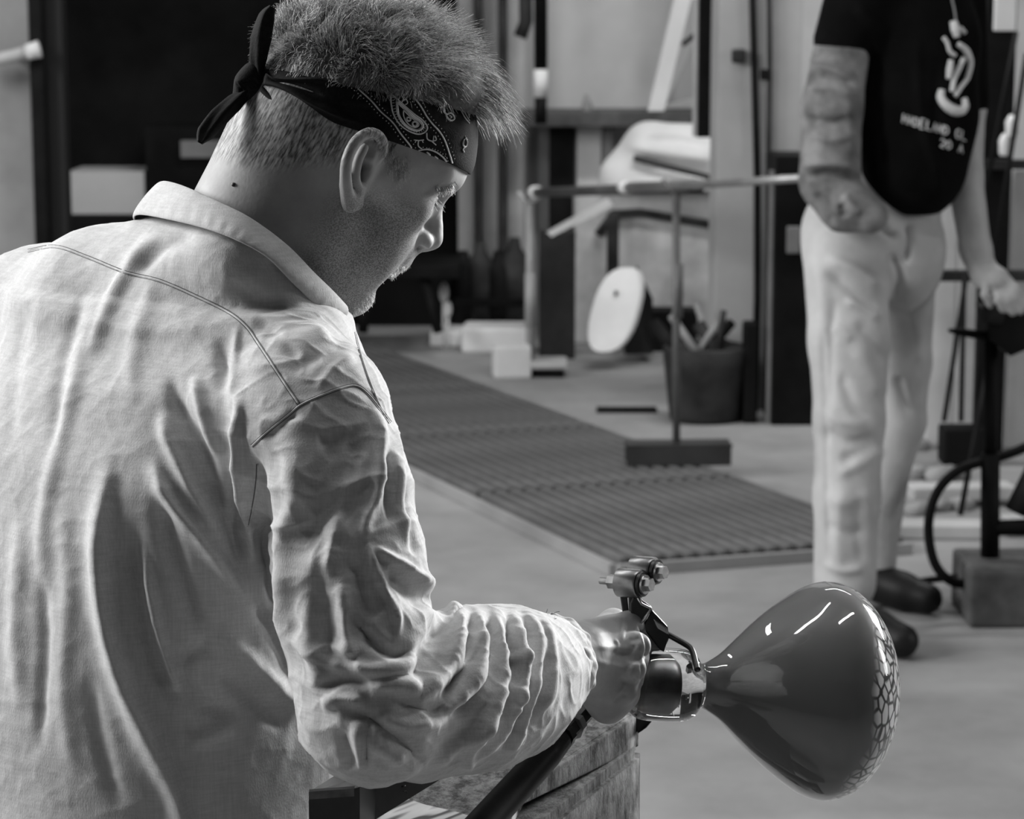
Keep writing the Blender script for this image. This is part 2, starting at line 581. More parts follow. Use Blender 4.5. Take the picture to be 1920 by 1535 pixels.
for i, (x, y, r) in enumerate([(832, 548, .03), (840, 580, .024)]):
    q_ = P(x, y, 10.4); bm = bmesh.new(); bmesh.ops.create_uvsphere(bm, u_segments=16, v_segments=10, radius=r)
    for v in bm.verts: v.co = Vector((v.co.x * .7, v.co.y * .7, v.co.z * 1.5)) + Vector(q_)
    m2 = MB(); m2.bm(bm); m2.tube([q_, q_ - np.array((0, 0, q_[2] - .0))], .006, 8)
    tag(m2.build('glass_float', WHT, None, True), 'small white bulb on a thin stem behind the nose, %s one' % ('upper' if i == 0 else 'lower'), 'bulb', 'white bulbs behind the face')
# ---- right: plaster wall, shelf, cloth, leaning things
tag(MB().box(tuple((P(1150, 222, 10.9) + P(1330, 222, 10.9)) / 2 + np.array((-.12, .10, 0))), (1.02, .35, .07), bev=.01).build('shelf', mat('shelf_edge', .035, .7, v2=.09, scale=6)), 'dark wall shelf running behind the two stands', 'shelf')
t = empty('leaning_board', P(1260, 210, 10.95)); tag(t, 'long pale board leaning on the shelf behind the black beam', 'board')
MB().prism([P(1215, 208, 10.85), P(1245, 208, 10.85), P(1345, -200, 11.1), P(1310, -200, 11.1)], (0, .03, 0)).build('board', mat('leaning_pale', .46, .6, v2=.54, scale=3), t)
MB().prism([P(1278, 80, 10.9), P(1306, 58, 10.9), P(1310, 66, 10.9), P(1282, 88, 10.9)], (0, .05, 0)).build('peg', DK2, t)
MB().prism([P(1250, 195, 10.9), P(1310, 60, 10.9), P(1312, 180, 10.9)], (0, .02, 0)).build('gusset', mat('gusset_grey', .24, .7), t)
t = empty('shelf_bits', P(1100, 205, 10.8)); tag(t, 'small grey bottle standing on the wall shelf', 'bottle')
MB().lathe(P(1102, 214, 10.92), P(1099, 178, 10.92), [(0, .02), (.01, .024), (.05, .022), (.07, .01), (.088, .009)], 16).build('bottle_body', GRY, t, True)
t = empty('black_beam', P(1328, 258, 9.2)); tag(t, 'thick black beam hanging in front of the plaster wall', 'beam')
to_top(1308, 1346, 258, 9.2, .08, 'beam', DK, t); to_top(1299, 1307, 256, 9.24, .03, 'light_edge', LGT, t)
# panels below the shelf
for i, (x0, x1, y0, m_) in enumerate([(1030, 1078, 232, DK), (1082, 1128, 238, mat('panel_pale', .44, .7, v2=.52, scale=3)), (1131, 1150, 240, GRY)]):
    tag(to_floor(x0, x1, y0, 11.0, .08, 'sheet_panel', m_), ['dark narrow panel below the wall shelf', 'pale panel below the wall shelf', 'grey strip panel below the wall shelf'][i], 'panel')
# broken plaster wall under the rail
PL = mat('flaking_plaster', .30, .9, v2=.60, scale=3.2, detail=9, bump=.5, bscale=12)
low = MB().box((X(1215, 10.5), 10.75, Zp(364, 10.5) / 2), (X(1352, 10.5) - X(1082, 10.5), .4, Zp(364, 10.5)), bev=.01).build('plaster_parapet', PL)
tag(low, 'low wall of flaking pale plaster behind the near stand', 'wall')
t = empty('white_cloth', P(1250, 330, 10.4)); tag(t, 'heap of white cloth on top of the low wall', 'cloth')
cf = Field((0, 0, 0), np.eye(3), (X(1130, 10.4) - .05, 10.2, Zp(360, 10.4)), (X(1375, 10.4) + .05, 10.9, Zp(225, 10.4)), .012)
for a, b_, ra, rb in (((1165, 325), (1215, 275), .09, .10), ((1215, 275), (1350, 290), .10, .12), ((1170, 345), (1350, 345), .10, .10), ((1230, 258), (1345, 262), .05, .06)):
    cf.cone(P(a[0], a[1], 10.55), P(b_[0], b_[1], 10.55), ra, rb, .04)
v_, f_ = cf.nets()
v_ = sculpt(v_, f_, [([(1180, 290), (1250, 312), (1345, 335)], 7, -.02), ([(1165, 270), (1240, 285), (1350, 300)], 10, .015), ([(1200, 262), (1270, 262), (1340, 275)], 7, -.012)])
mesh('cloth', v_, f_, mat('white_cloth', .60, .9, v2=.68, scale=5), t)
tag(MB().tube([P(1188, 296, 10.44), P(1345, 336, 10.43)], .012, 8).build('dark_rod', DK2, None, True), 'dark rod lying across the white cloth heap', 'rod')
for i, (x, y, r, m_) in enumerate([(1190, 354, .020, DK), (1212, 352, .026, WHT), (1240, 354, .022, DK2)]):
    q_ = P(x, y, 10.58); bm = bmesh.new(); bmesh.ops.create_uvsphere(bm, u_segments=18, v_segments=12, radius=r)
    for v in bm.verts: v.co = Vector((v.co.x, v.co.y, v.co.z * .8)) + Vector(q_)
    m2 = MB(); m2.bm(bm); m2.tube([q_ + np.array((0, 0, r * .7)), q_ + np.array((0, 0, r * 1.15))], [r * .25, r * .2], 10)
    tag(m2.build('jar', m_, None, True), ['black round jar left of the white one behind the pipes', 'white round jar behind the resting pipes', 'dark jar right of the white one behind the pipes'][i], 'jar')
tag(MB().prism([P(1026, 436, 9.9), P(1034, 444, 9.9), P(1150, 385, 10.1), P(1140, 372, 10.1)], (0, .05, 0)).build('pale_plank', mat('plank_pale', .42, .7, v2=.52, scale=4)), 'pale plank slanting down behind the resting pipes', 'plank')
MBr = MB().tube([P(1120, 440, 10.53), P(1150, 400, 10.53), P(1200, 398, 10.53), P(1345, 422, 10.53)], .018, 10)
tag(MBr.build('bent_pipe', DK2, None, True), 'dark bent pipe in front of the flaking low wall', 'pipe')
tag(to_floor(1012, 1080, 436, 10.1, .15, 'dark_column', mat('dark_column', .012, .7, v2=.03, scale=3, spec=.1)), 'dark square column beside the far stand', 'column')
tag(to_floor(1140, 1162, 400, 10.42, .06, 'dark_upright', DK2), 'dark upright against the flaking low wall', 'upright')
# leaning oval board with a dark back
t = empty('oval_board', G(1150, 665)); tag(t, 'white oval board leaning on a dark box', 'board')
out = []
for k in range(28):
    a = 2 * math.pi * k / 28
    ex, ez = math.cos(a), math.sin(a)
    ex = math.copysign(abs(ex) ** .8, ex); ez = math.copysign(abs(ez) ** .8, ez)
    xx = 1151 + ex * 44 + ez * 20; yy = 582 - ez * 80
    out.append(P(xx, yy, 9.85 + .10 * ez))
b2 = MB().prism(out, (.02, .03, 0)).build('board', WHT, t); b2.modifiers.new('bevel', 'BEVEL').width = .006
MB().tube([P(1155, 548, 9.87), P(1155, 552, 9.90)], .008, 8).build('hole_plug', DK, t)
tag(MB().prism([P(1172, 664, 9.98), P(1224, 664, 9.98), P(1224, 560, 10.1), P(1198, 505, 10.12), P(1180, 560, 10.1)], (0, .18, 0)).build('dark_box', DK), 'black box propping up the white oval board', 'box')
# white slabs on the floor
for i, (x0, x1, y0, y1) in enumerate([(808, 880, 622, 650), (868, 1002, 618, 662)]):
    c0, c1 = G((x0 + x1) / 2, y1), (x1 - x0) * 10.4 / FPX
    tag(MB().box((c0[0], c0[1] + .11, .035 + .02 * i), (c1, .24, .07 + .04 * i), rz=-.05, bev=.015).build('white_slab', WHT), ['smaller white slab on the floor under the chin', 'larger white slab on the floor left of the far stand'][i], 'slab')
# pillar with conduits
t = empty('pillar', (X(1380, 8.8), 8.9, 0)); tag(t, 'pale square pillar with dark conduits behind the standing man', 'pillar')
to_floor(1346, 1500, -400, 8.8, .35, 'shaft', mat('pillar_paint', .33, .8, v2=.41, scale=2.5), t)
MB().tube([P(1403, -300, 8.77), P(1414, 100, 8.77), P(1420, 330, 8.77), P(1420, 560, 8.77), P(1414, 790, 8.77)], .014, 10).build('conduit', DK, t, True)
MB().tube([P(1440, -300, 8.77), P(1443, 130, 8.77), P(1440, 330, 8.77), P(1442, 560, 8.77), P(1447, 790, 8.77)], .010, 10).build('conduit', DK2, t, True)
MB().box(tuple(P(1385, 105, 8.77)), (.05, .05, .05), bev=.01).build('clamp', DK2, t); MB().box(tuple(P(1434, 140, 8.77)), (.035, .03, .04), bev=.006).build('clamp', DK, t)
t = empty('dark_cabinet', (X(1485, 8.3), 8.4, 0)); tag(t, 'tall black cabinet between the pillar and the standing man', 'cabinet')
to_floor(1456, 1560, 292, 8.45, .3, 'body', DK, t); boxpx(1476, 1500, 425, 475, 8.43, .02, 'pale_handle', GRY, t); to_floor(1446, 1455, 320, 8.5, .04, 'edge_strip', GRY, t)
# bucket and scrap in front of the pillar
t = empty('scrap_bucket', G(1320, 790)); tag(t, 'dark dented bucket of scrap at the foot of the pillar', 'bucket')
gb_ = G(1322, 786)
MB().lathe(gb_, gb_ + np.array((0, 0, .3)), [(0, .125), (.02, .13), (.20, .15), (.26, .155), (.27, .145), (.26, .14)], 28).build('bucket', DK2, t, True)
r_ = np.random.default_rng(5)
for k in range(9):
    a = gb_ + np.array([r_.uniform(-.09, .09), r_.uniform(-.08, .05), .22]); b_ = a + np.array([r_.uniform(-.12, .14), r_.uniform(-.03, .1), r_.uniform(.06, .20)])
    MB().tube([a, b_], r_.uniform(.010, .028), 8).build('scrap_piece', [DK2, GRY, DK][k % 3], t, True)
tag(MB().box(tuple(G(1404, 790) + np.array((0, .0, .18))), (.05, .10, .36), bev=.01).build('dark_canister', DK), 'black canister beside the scrap bucket', 'canister')
tag(MB().box(tuple(G(1262, 655, .0) + np.array((0, .0, .09))), (.20, .16, .18), bev=.01).build('dark_crate', DK), 'black crate behind the near stand post', 'crate')
tag(MB().box(tuple(G(1175, 772) + np.array((0, 0, .008))), (.22, .06, .016)).build('flat_bar', DK), 'flat dark bar lying on the floor left of the near stand', 'bar')

# ---- slatted platform
t = empty('slatted_platform', (.26, 5.93, 0)); tag(t, 'low platform of long dark steel slats on the floor', 'platform')
uu = np.array([-.396, .918, 0]); vv = np.array([.95, .31, 0]); A0 = G(1156, 1050, .04)
A0[2] = 0
SL = mat('slat_steel', .10, .5, v2=.16, scale=6, spec=.4, metal=.2)
NBAR, PIT = 18, .047
one = None
ang = math.atan2(uu[1], uu[0])
for pnl in range(5):
    for i in range(NBAR):
        c0 = A0 + vv * (PIT * (i + .5)) + uu * (.98 * pnl + .485)
        if one is None:
            mb = MB().box((0, 0, 0), (.955, .021, .034), bev=.003); one = mb.build('slat', SL, t)
            sl = one
        else:
            sl = one.copy(); COL.objects.link(sl)
        sl.location = (c0[0], c0[1], .028); sl.rotation_euler = (0, 0, ang)
        par(sl, t)
    for e in (.06, .5, .92):
        c0 = A0 + vv * (PIT * NBAR / 2) + uu * (.98 * pnl + e)
        MB().box((c0[0], c0[1], .0095), (PIT * NBAR, .03, .007), rz=math.atan2(vv[1], vv[0])).build('bearer', DK, t)
pb = [A0, A0 + vv * PIT * NBAR, A0 + vv * PIT * NBAR + uu * 4.9, A0 + uu * 4.9]
MB().prism([p + np.array((0, 0, .003)) for p in pb], (0, 0, .004)).build('gap_shade', mat('gap_shade_black', .004, .9, spec=.05), t)  # black sheet under the slats, painting the gaps as deep shade
MB().prism([A0 - uu * .02, A0 + vv * PIT * NBAR - uu * .02, A0 + vv * PIT * NBAR, A0], (0, 0, .030)).build('front_kerb', CONC, t)
MB().prism([A0 - vv * .02, A0, A0 + uu * 4.9, A0 + uu * 4.9 - vv * .02], (0, 0, .030)).build('side_kerb', CONC, t)

# ---- pipe stands with two iron pipes resting on them
def stand(name, label, px, pyb, pyt, Y, zb, r, m_, bm_, bw):
    t = empty(name, (X(px, Y), Y, zb)); tag(t, label, 'stand')
    xb = float(P(px, pyb, Y)[0])
    MB().tube([(xb, Y, zb + .05), (float(P(px, pyt, Y)[0]), Y, Zp(pyt + 20, Y))], r, 14).build('post', m_, t, True)
    MB().tube([(xb, Y, Zp(pyt + 150, Y)), (xb, Y, Zp(pyt + 250, Y))], r * 1.25, 14).build('collar', m_, t, True)
    zz = Zp(pyt + 18, Y)
    MB().tube([(xb - .05, Y, zz + .045), (xb - .02, Y, zz + .005), (xb + .02, Y, zz + .005), (xb + .05, Y, zz + .045)], .008, 10).build('fork', m_, t, True)
    return t, xb
t1, xb = stand('pipe_stand', 'dark pipe stand with a channel base on the slatted platform', 1268, 850, 345, 7.5, .043, .0125, mat('stand_steel', .08, .45, v2=.12, scale=8), DK, .3)
mb = MB()
for dy, dz, sy, sz in ((0, .062, .11, .008), (-.051, .033, .008, .066), (.051, .033, .008, .066)):
    mb.box((xb + .005, 7.5 + dy, .043 + dz), (.33, sy, sz), rz=.06)
mb.build('channel_base', mat('channel_steel', .025, .5, v2=.04, scale=6), t1)
MB().box((X(1302, 7.42), 7.42, Zp(352, 7.42)), (.05, .05, .03), bev=.008, rz=.3).build('clamp', DK, t1)
t2, xb2 = stand('pipe_stand', 'pale pipe stand on a light block base at the far end', 994, 690, 362, 9.65, 0, .018, mat('stand_pale', .30, .5, v2=.36, scale=8), WHT, .3)
MB().box((xb2 - .075, 9.60, .065), (.15, .10, .13), bev=.01, rz=.12).build('base_block', WHT, t2)
MB().box((xb2 + .07, 9.65, .05), (.16, .18, .03), bev=.01).build('base_plate', LGT, t2); MB().box((xb2 + .07, 9.65, .018), (.13, .15, .034)).build('base_foot', DK, t2)
t = empty('iron_pipe', P(1003, 362, 9.6)); tag(t, 'dark iron pipe resting on both stands', 'pipe')
MB().tube([P(1004, 361, 9.6), P(1300, 351, 7.4)], .019, 14).build('tube', mat('pipe_dark', .06, .4, v2=.10, scale=8), t, True)
MB().tube([P(1000, 361, 9.66), P(1008, 361, 9.58)], .027, 16).build('mouth_ring', WHT, t, True)
t = empty('iron_pipe', P(1300, 345, 7.0)); tag(t, 'thinner bright pipe reaching from the near stand to the standing man', 'pipe')
MB().tube([P(1172, 351, 7.95), P(1310, 346, 7.3), P(1330, 345, 7.2), P(1504, 334, 6.1)], [.017, .016, .012, .011], 14).build('tube', mat('pipe_bright', .22, .35, v2=.28, scale=8, metal=.5), t, True)
MB().tube([P(1168, 351, 7.98), P(1178, 351, 7.92)], .021, 16).build('mouth_ring', WHT, t, True)
# ================================================================== the man standing behind
bg = empty('person', G(1680, 1190)); tag(bg, 'standing man in black t-shirt and pale trousers, cropped at the shoulders', 'person')
def field_px(x0, x1, y0, y1, Y0, Y1, step):
    a, b_ = P(x0, y1, Y0), P(x1, y0, Y1)
    c, d_ = P(x0, y1, Y1), P(x1, y0, Y0)
    lo = np.minimum(np.minimum(a, b_), np.minimum(c, d_)); hi = np.maximum(np.maximum(a, b_), np.maximum(c, d_))
    lo[1], hi[1] = Y0, Y1
    return Field((0, 0, 0), np.eye(3), lo, hi, step)
# trousers
f = field_px(1440, 1800, 330, 1130, 5.2, 6.05, .008)
hipc = P(1625, 450, 5.62)
f.ell(P(1622, 440, 5.62), (.150, .13, .15), 0)
f.ell(P(1700, 470, 5.66), (.09, .13, .14), .05)
NL = [P(1585, 480, 5.58), P(1592, 640, 5.52), P(1592, 790, 5.48), P(1588, 930, 5.46), P(1584, 1092, 5.44)]
f.chain(NL, [.098, .092, .080, .075, .072], .02)
FL = [P(1690, 520, 5.72), P(1695, 680, 5.76), P(1690, 790, 5.78), P(1652, 930, 5.80), P(1640, 1085, 5.82)]
f.chain(FL, [.082, .064, .058, .052, .050], .02)
v_, f_ = f.nets(); v_ = vsmooth(v_, f_, 2)
v_, f_ = subdivide(v_, f_)
v_ = sculpt(v_, f_, [
    ([(1545, 505), (1600, 545), (1655, 590)], 13, -.014), ([(1540, 480), (1600, 505), (1660, 550)], 12, .012), ([(1530, 470), (1545, 560), (1540, 660)], 14, .010), ([(1600, 600), (1640, 640), (1660, 690)], 12, -.010), ([(1540, 760), (1580, 790), (1640, 790)], 12, .008), ([(1535, 800), (1590, 830), (1650, 815)], 12, -.010), ([(1540, 930), (1590, 940), (1640, 920)], 14, .006), ([(1540, 980), (1590, 1000), (1635, 990)], 12, -.007), ([(1540, 1050), (1580, 1070), (1630, 1060)], 9, .008), ([(1580, 560), (1625, 580), (1655, 600)], 9, .012), ([(1570, 545), (1560, 600), (1555, 700), (1550, 800)], 10, -.008),
    ([(1560, 900), (1600, 872), (1650, 842), (1664, 838)], 13, .009, {'taper': (.3, .2)}), ([(1570, 868), (1620, 848), (1655, 826)], 14, -.010), ([(1600, 640), (1630, 700), (1655, 750)], 16, .010), ([(1570, 690), (1600, 760), (1640, 800)], 14, -.010),
    ([(1545, 560), (1542, 700), (1548, 850), (1552, 1000), (1556, 1090)], 6, -.006), ([(1580, 900), (1572, 1000), (1575, 1080)], 14, .008), ([(1610, 900), (1612, 1000), (1620, 1080)], 14, -.008),
    ([(1670, 470), (1690, 520), (1680, 570)], 9, -.014), ([(1640, 400), (1665, 440), (1690, 440)], 8, -.016), ([(1700, 410), (1708, 450), (1698, 500)], 6, -.016), ([(1690, 560), (1720, 620), (1725, 700)], 12, .008), ([(1680, 700), (1700, 760), (1720, 770)], 10, -.01),
    ([(1600, 640), (1580, 620), (1556, 610)], 10, .006)])
mesh('trousers', v_, f_, mat('pale_denim', .33, .9, v2=.44, scale=7, detail=6, bump=.2, bscale=60), bg)
# belt
# t-shirt
f = field_px(1470, 1900, -90, 430, 5.25, 6.1, .008)
f.chain([P(1690, -40, 5.62), P(1710, 80, 5.60), P(1715, 220, 5.58), P(1715, 310, 5.58)], [.135, .145, .135, .115], .05, flat=((0, 1, 0), .95))
f.ell(P(1716, 300, 5.56), (.105, .13, .13), .04)
f.cone(P(1620, -20, 5.52), P(1580, 75, 5.50), .085, .066, .05)
f.cone(P(1790, 10, 5.75), P(1818, 190, 5.70), .075, .046, .05)
f.cone(P(1700, -60, 5.62), P(1760, -60, 5.7), .11, .10, .05)
X_, Y__, Z_ = f._grid((slice(None),) * 3)
f.a = np.maximum(f.a, (Zp(402, 5.55) - Z_) + 0 * X_ + 0 * Y__).astype(np.float32)
v_, f_ = f.nets(); v_ = vsmooth(v_, f_, 3)
v_ = sculpt(v_, f_, [([(1655, 60), (1640, 160), (1650, 280), (1680, 370)], 14, -.010), ([(1720, 40), (1725, 200), (1760, 340), (1768, 380)], 8, .010), ([(1760, 100), (1755, 250), (1780, 330)], 10, -.008), ([(1600, 0), (1640, 60), (1650, 120)], 10, .01)])
TEE = mat('black_tee', .003, .9, v2=.005, scale=10, spec=.04)
tee = mesh('t_shirt', v_, f_, TEE, bg)
tee_bvh = bvh_of(v_, f_)
# body: arms, hands and the rest under the clothes, with a head above the frame
f = field_px(1440, 2080, -340, 1130, 5.2, 6.1, .0075)
f.chain([P(1700, -40, 5.64), P(1712, 120, 5.62), P(1690, 420, 5.62)], [.09, .10, .09], .03)
f.chain([P(1610, 440, 5.58), P(1592, 760, 5.50), P(1586, 1120, 5.44)], [.06, .045, .035], .02)
f.chain([P(1690, 480, 5.70), P(1690, 770, 5.78), P(1642, 1115, 5.82)], [.05, .045, .035], .02)
f.chain([P(1600, -20, 5.54), P(1560, 220, 5.50), P(1556, 360, 5.48), P(1630, 405, 5.42)], [.05, .045, .042, .035], .02)
f.chain([P(1800, 20, 5.74), P(1816, 200, 5.70), P(1808, 330, 5.66), P(1830, 470, 5.62), P(1846, 520, 5.60)], [.05, .040, .043, .036, .030], .015)
# left hand spread over the burner
f.chain([P(1846, 510, 5.60), P(1868, 522, 5.58)], [.030, .030], .015)
for a in ([(1880, 515), (1905, 540), (1925, 575)], [(1878, 522), (1900, 556), (1914, 585)], [(1872, 530), (1888, 560), (1898, 588)], [(1864, 534), (1872, 560), (1880, 582)], [(1850, 520), (1846, 552), (1856, 572)]):
    f.chain([P(a[0][0], a[0][1], 5.58), P(a[1][0], a[1][1], 5.56), P(a[2][0], a[2][1], 5.57)], [.0115, .0108, .0095], .003)
# neck and head
f.cone(P(1715, -60, 5.66), P(1725, -150, 5.66), .058, .055, .03)
f.ell(P(1730, -235, 5.66), (.095, .078, .125), .03)
f.ell(P(1812, -215, 5.70), (.022, .018, .03), .02)
f.ell(P(1780, -180, 5.68), (.05, .05, .06), .03)
v_, f_ = f.nets(); v_ = vsmooth(v_, f_, 1)
mesh('body', v_, f_, mat('skin_far', .33, .55, v2=.38, scale=20), bg)
# heat sleeve pulled over the right arm
f = field_px(1450, 1700, 40, 480, 5.25, 5.85, .006)
f.chain([P(1578, 95, 5.50), P(1560, 200, 5.49), P(1556, 330, 5.475)], [.064, .067, .070], .02)
f.chain([P(1556, 345, 5.475), P(1585, 385, 5.44), P(1632, 405, 5.41)], [.066, .060, .040], .015)
v_, f_ = f.nets(); v_ = vsmooth(v_, f_, 2); v_, f_ = subdivide(v_, f_)
v_ = sculpt(v_, f_, [([(1525, 130), (1570, 145), (1610, 160)], 6, -.014), ([(1510, 110), (1560, 118), (1615, 145)], 6, .008), ([(1505, 170), (1560, 165), (1605, 185)], 9, .010), ([(1505, 220), (1560, 230), (1610, 215)], 8, -.009), ([(1510, 250), (1560, 262), (1610, 250)], 9, .008),
                     ([(1500, 330), (1550, 322), (1600, 330), (1640, 345)], 6, -.020), ([(1500, 312), (1550, 308), (1610, 318)], 7, .014), ([(1530, 360), (1550, 400), (1560, 430)], 10, -.012), ([(1580, 360), (1600, 390), (1620, 400)], 8, .010), ([(1575, 380), (1585, 410)], 7, -.010),
                     ([(1520, 190), (1530, 300)], 10, -.005), ([(1590, 180), (1595, 300)], 8, .005)])
mesh('arm_guard', v_, f_, mat('grey_denim', .05, .9, v2=.24, scale=12, detail=7, bump=.3, bscale=60, lo=.3, hi=.7), bg)
# shoes
SH = mat('black_shoe', .006, .5, v2=.012, scale=10, spec=.2)
for pts, rs in (([P(1600, 1150, 5.42), P(1640, 1178, 5.38), P(1690, 1205, 5.32)], [.052, .046, .040]), ([P(1640, 1100, 5.80), P(1690, 1118, 5.76), P(1738, 1135, 5.72)], [.050, .044, .038])):
    a = np.array(pts)
    f = Field((0, 0, 0), np.eye(3), a.min(0) - .09, a.max(0) + .09, .007)
    for p in a: p[2] = .05
    a[0][2] = .065; a[1][2] = .052; a[2][2] = .042
    f.chain(list(a), rs, .02)
    X_, Y__, Z_ = f._grid((slice(None),) * 3); f.a = np.maximum(f.a, .004 - Z_ + 0 * X_ + 0 * Y__).astype(np.float32)
    v_, f_ = f.nets(); mesh('shoe', vsmooth(v_, f_, 1), f_, SH, bg)
# print on the t-shirt
INK = mat('tee_print', .55, .8)
em = MB()
def ink(pts, w, n=5):
    p = on_surface(tee_bvh, pts, .002, n)
    if len(p) > 1:
        rs = list(np.interp(np.linspace(0, 1, len(p)), np.linspace(0, 1, len(w)), w)) if hasattr(w, '__len__') else [w] * len(p)
        em.tube(p, rs, 8)
k_ = 5.5 / FPX
ink([(1786, 40), (1790, 55), (1793, 70)], [7 * k_, 10 * k_, 6 * k_]); ink([(1800, 52), (1808, 62)], 4 * k_)
ink([(1768, 70), (1775, 80), (1780, 96), (1790, 104)], 4 * k_); ink([(1795, 82), (1808, 92), (1816, 108), (1818, 122), (1812, 148)], [5 * k_, 7 * k_, 6 * k_, 5 * k_])
ink([(1782, 112), (1780, 130), (1778, 148)], [5 * k_, 7 * k_, 5 * k_]); ink([(1806, 108), (1796, 130), (1788, 148), (1784, 172)], 5 * k_); ink([(1812, 148), (1800, 164), (1790, 180)], 4.5 * k_)
ink([(1766, 168), (1764, 182), (1772, 196), (1786, 206), (1800, 208), (1808, 198), (1806, 184)], [6 * k_, 8 * k_, 9 * k_, 10 * k_, 9 * k_, 8 * k_, 6 * k_])
em.build('emblem', INK, tee, True)
# lettering as strokes laid on the cloth
GL_ = {'H': [[(0, 0), (0, 1)], [(1, 0), (1, 1)], [(0, .5), (1, .5)]], 'A': [[(0, 0), (.5, 1), (1, 0)], [(.2, .4), (.8, .4)]], 'D': [[(0, 0), (0, 1), (.7, .85), (1, .5), (.7, .15), (0, 0)]], 'E': [[(1, 0), (0, 0), (0, 1), (1, 1)], [(0, .5), (.8, .5)]],
       'L': [[(0, 1), (0, 0), (1, 0)]], 'N': [[(0, 0), (0, 1), (1, 0), (1, 1)]], 'G': [[(1, .85), (.5, 1), (.1, .8), (0, .5), (.1, .2), (.5, 0), (1, .15), (1, .45), (.6, .45)]], 'S': [[(1, .9), (.4, 1), (0, .75), (1, .3), (.6, 0), (0, .1)]], '2': [[(0, .8), (.4, 1), (1, .8), (.9, .5), (0, 0), (1, 0)]], '0': [[(.5, 0), (0, .3), (0, .7), (.5, 1), (1, .7), (1, .3), (.5, 0)]], ' ': []}
def letters(s_, p0, p1, h):
    mb = MB(); p0, p1 = np.array(p0, float), np.array(p1, float)
    n = len(s_); adv = (p1 - p0) / n
    for i, ch in enumerate(s_):
        for stroke in GL_[ch]:
            pts = [tuple(p0 + adv * (i + .12 + .7 * a) + np.array([h * .12 * (b_ - .5), -h * b_])) for a, b_ in stroke]
            dense = []
            for a, b_ in zip(pts[:-1], pts[1:]): dense += [tuple(np.array(a) + (np.array(b_) - np.array(a)) * t) for t in (0, .5)]
            dense.append(pts[-1])
            q_ = on_surface(tee_bvh, dense, .002, 2, False)
            if len(q_) > 1: mb.tube(q_, 1.4 * k_, 6)
    if mb.v: mb.build('lettering', INK, tee, True)
letters('HADELAND GL', (1692, 230), (1812, 264), 17)
letters('20 A', (1762, 274), (1806, 288), 15)
# cord round the neck
p_ = on_surface(tee_bvh, [(1782, -6), (1788, 20), (1791, 42)], .003, 5)
MB().tube(p_, .0022, 6).build('neck_cord', GRY, tee, True)

# ---- burner on a stand at the right edge
t = empty('burner_stand', G(1858, 1120)); tag(t, 'black steel stand with a burner head under the man\'s hand', 'burner')
BY = 5.75
MB().tube([P(1858, 640, BY), P(1857, 860, BY)], .016, 14).build('post', DK, t, True); MB().tube([P(1857, 850, BY), P(1856, 1080, BY)], .023, 14).build('lower_post', DK, t, True)
MB().prism([P(1846, 580, BY - .05), P(1925, 575, BY - .05), P(1960, 640, BY - .05), P(1895, 668, BY - .05), P(1860, 640, BY - .05)], (0, .12, 0)).build('burner_head', DK, t)
MB().tube([P(1778, 619, BY), P(1800, 622, BY), P(1860, 632, BY)], [.004, .010, .012], 10).build('nozzle', DK, t, True)
MB().tube([P(1870, 560, BY - .04), P(1862, 600, BY - .03)], .03, 12).build('valve', DK2, t, True)
for cx, cy in ((1858, 556), (1886, 556)):
    MB().tube([P(cx - 7, cy, BY - .09), P(cx + 7, cy + 2, BY - .09)], .008, 10).build('ring', LGT, t, True)
gb2 = G(1875, 1180)
MB().box((gb2[0] + .12, gb2[1] + .14, .07), (.38, .26, .14), bev=.012).build('base_block', mat('base_concrete', .05, .8, v2=.14, scale=6), t)
MB().tube([P(1830, 1095, BY), P(1870, 1085, BY)], .026, 12).build('union', DK2, t, True)
MB().tube([P(1856, 990, BY), P(1990, 985, BY - .05)], .02, 12).build('cross_bar', DK, t, True)
MB().tube([P(1905, 960, BY), P(1960, 850, BY)], .03, 12).build('brace', DK2, t, True)
hs = spline([P(1940, 830, BY + .02), P(1900, 848, BY), P(1855, 862, BY), P(1800, 880, BY - .02), P(1762, 915, BY - .04), P(1744, 960, BY - .05), P(1742, 1010, BY - .05), P(1755, 1060, BY - .06), P(1785, 1090, BY - .07), P(1830, 1095, BY - .05)], 6)
MB().tube(hs, [.012] * len(hs), 10).build('hose', DK, t, True)
hs = spline([P(1690, 1095, 5.9), P(1760, 1085, 5.8), P(1830, 1078, 5.75)], 6); MB().tube(hs, [.009] * len(hs), 10).build('hose', DK, t, True)
# rods leaning behind the burner
for i, (a, b_) in enumerate([((1836, 420), (1905, 60)), ((1858, 520), (1925, 100)), ((1770, 790), (1812, 515)), ((1802, 790), (1808, 515)), ((1798, 980), (1850, 700)), ((1742, 540), (1756, 400))]):
    Yr = [7.66, 7.60, 7.65, 7.64, 6.9, 7.66][i]
    lo_ = P(*a, Yr)
    tag(MB().tube([P(a[0] - (b_[0] - a[0]) * .0, a[1], Yr), P(b_[0], b_[1], Yr + .1)], .0085, 8).build('hanging_rod', DK, None, True), ['thin black rod beside the elbow of the standing man', 'thin black rod at the right edge by the hand', 'black tong arm hanging left of the burner post', 'short black tong arm next to the longer one', 'thin black rod slanting behind the burner post', 'short dark rod behind the trouser pocket'][i], 'rod')
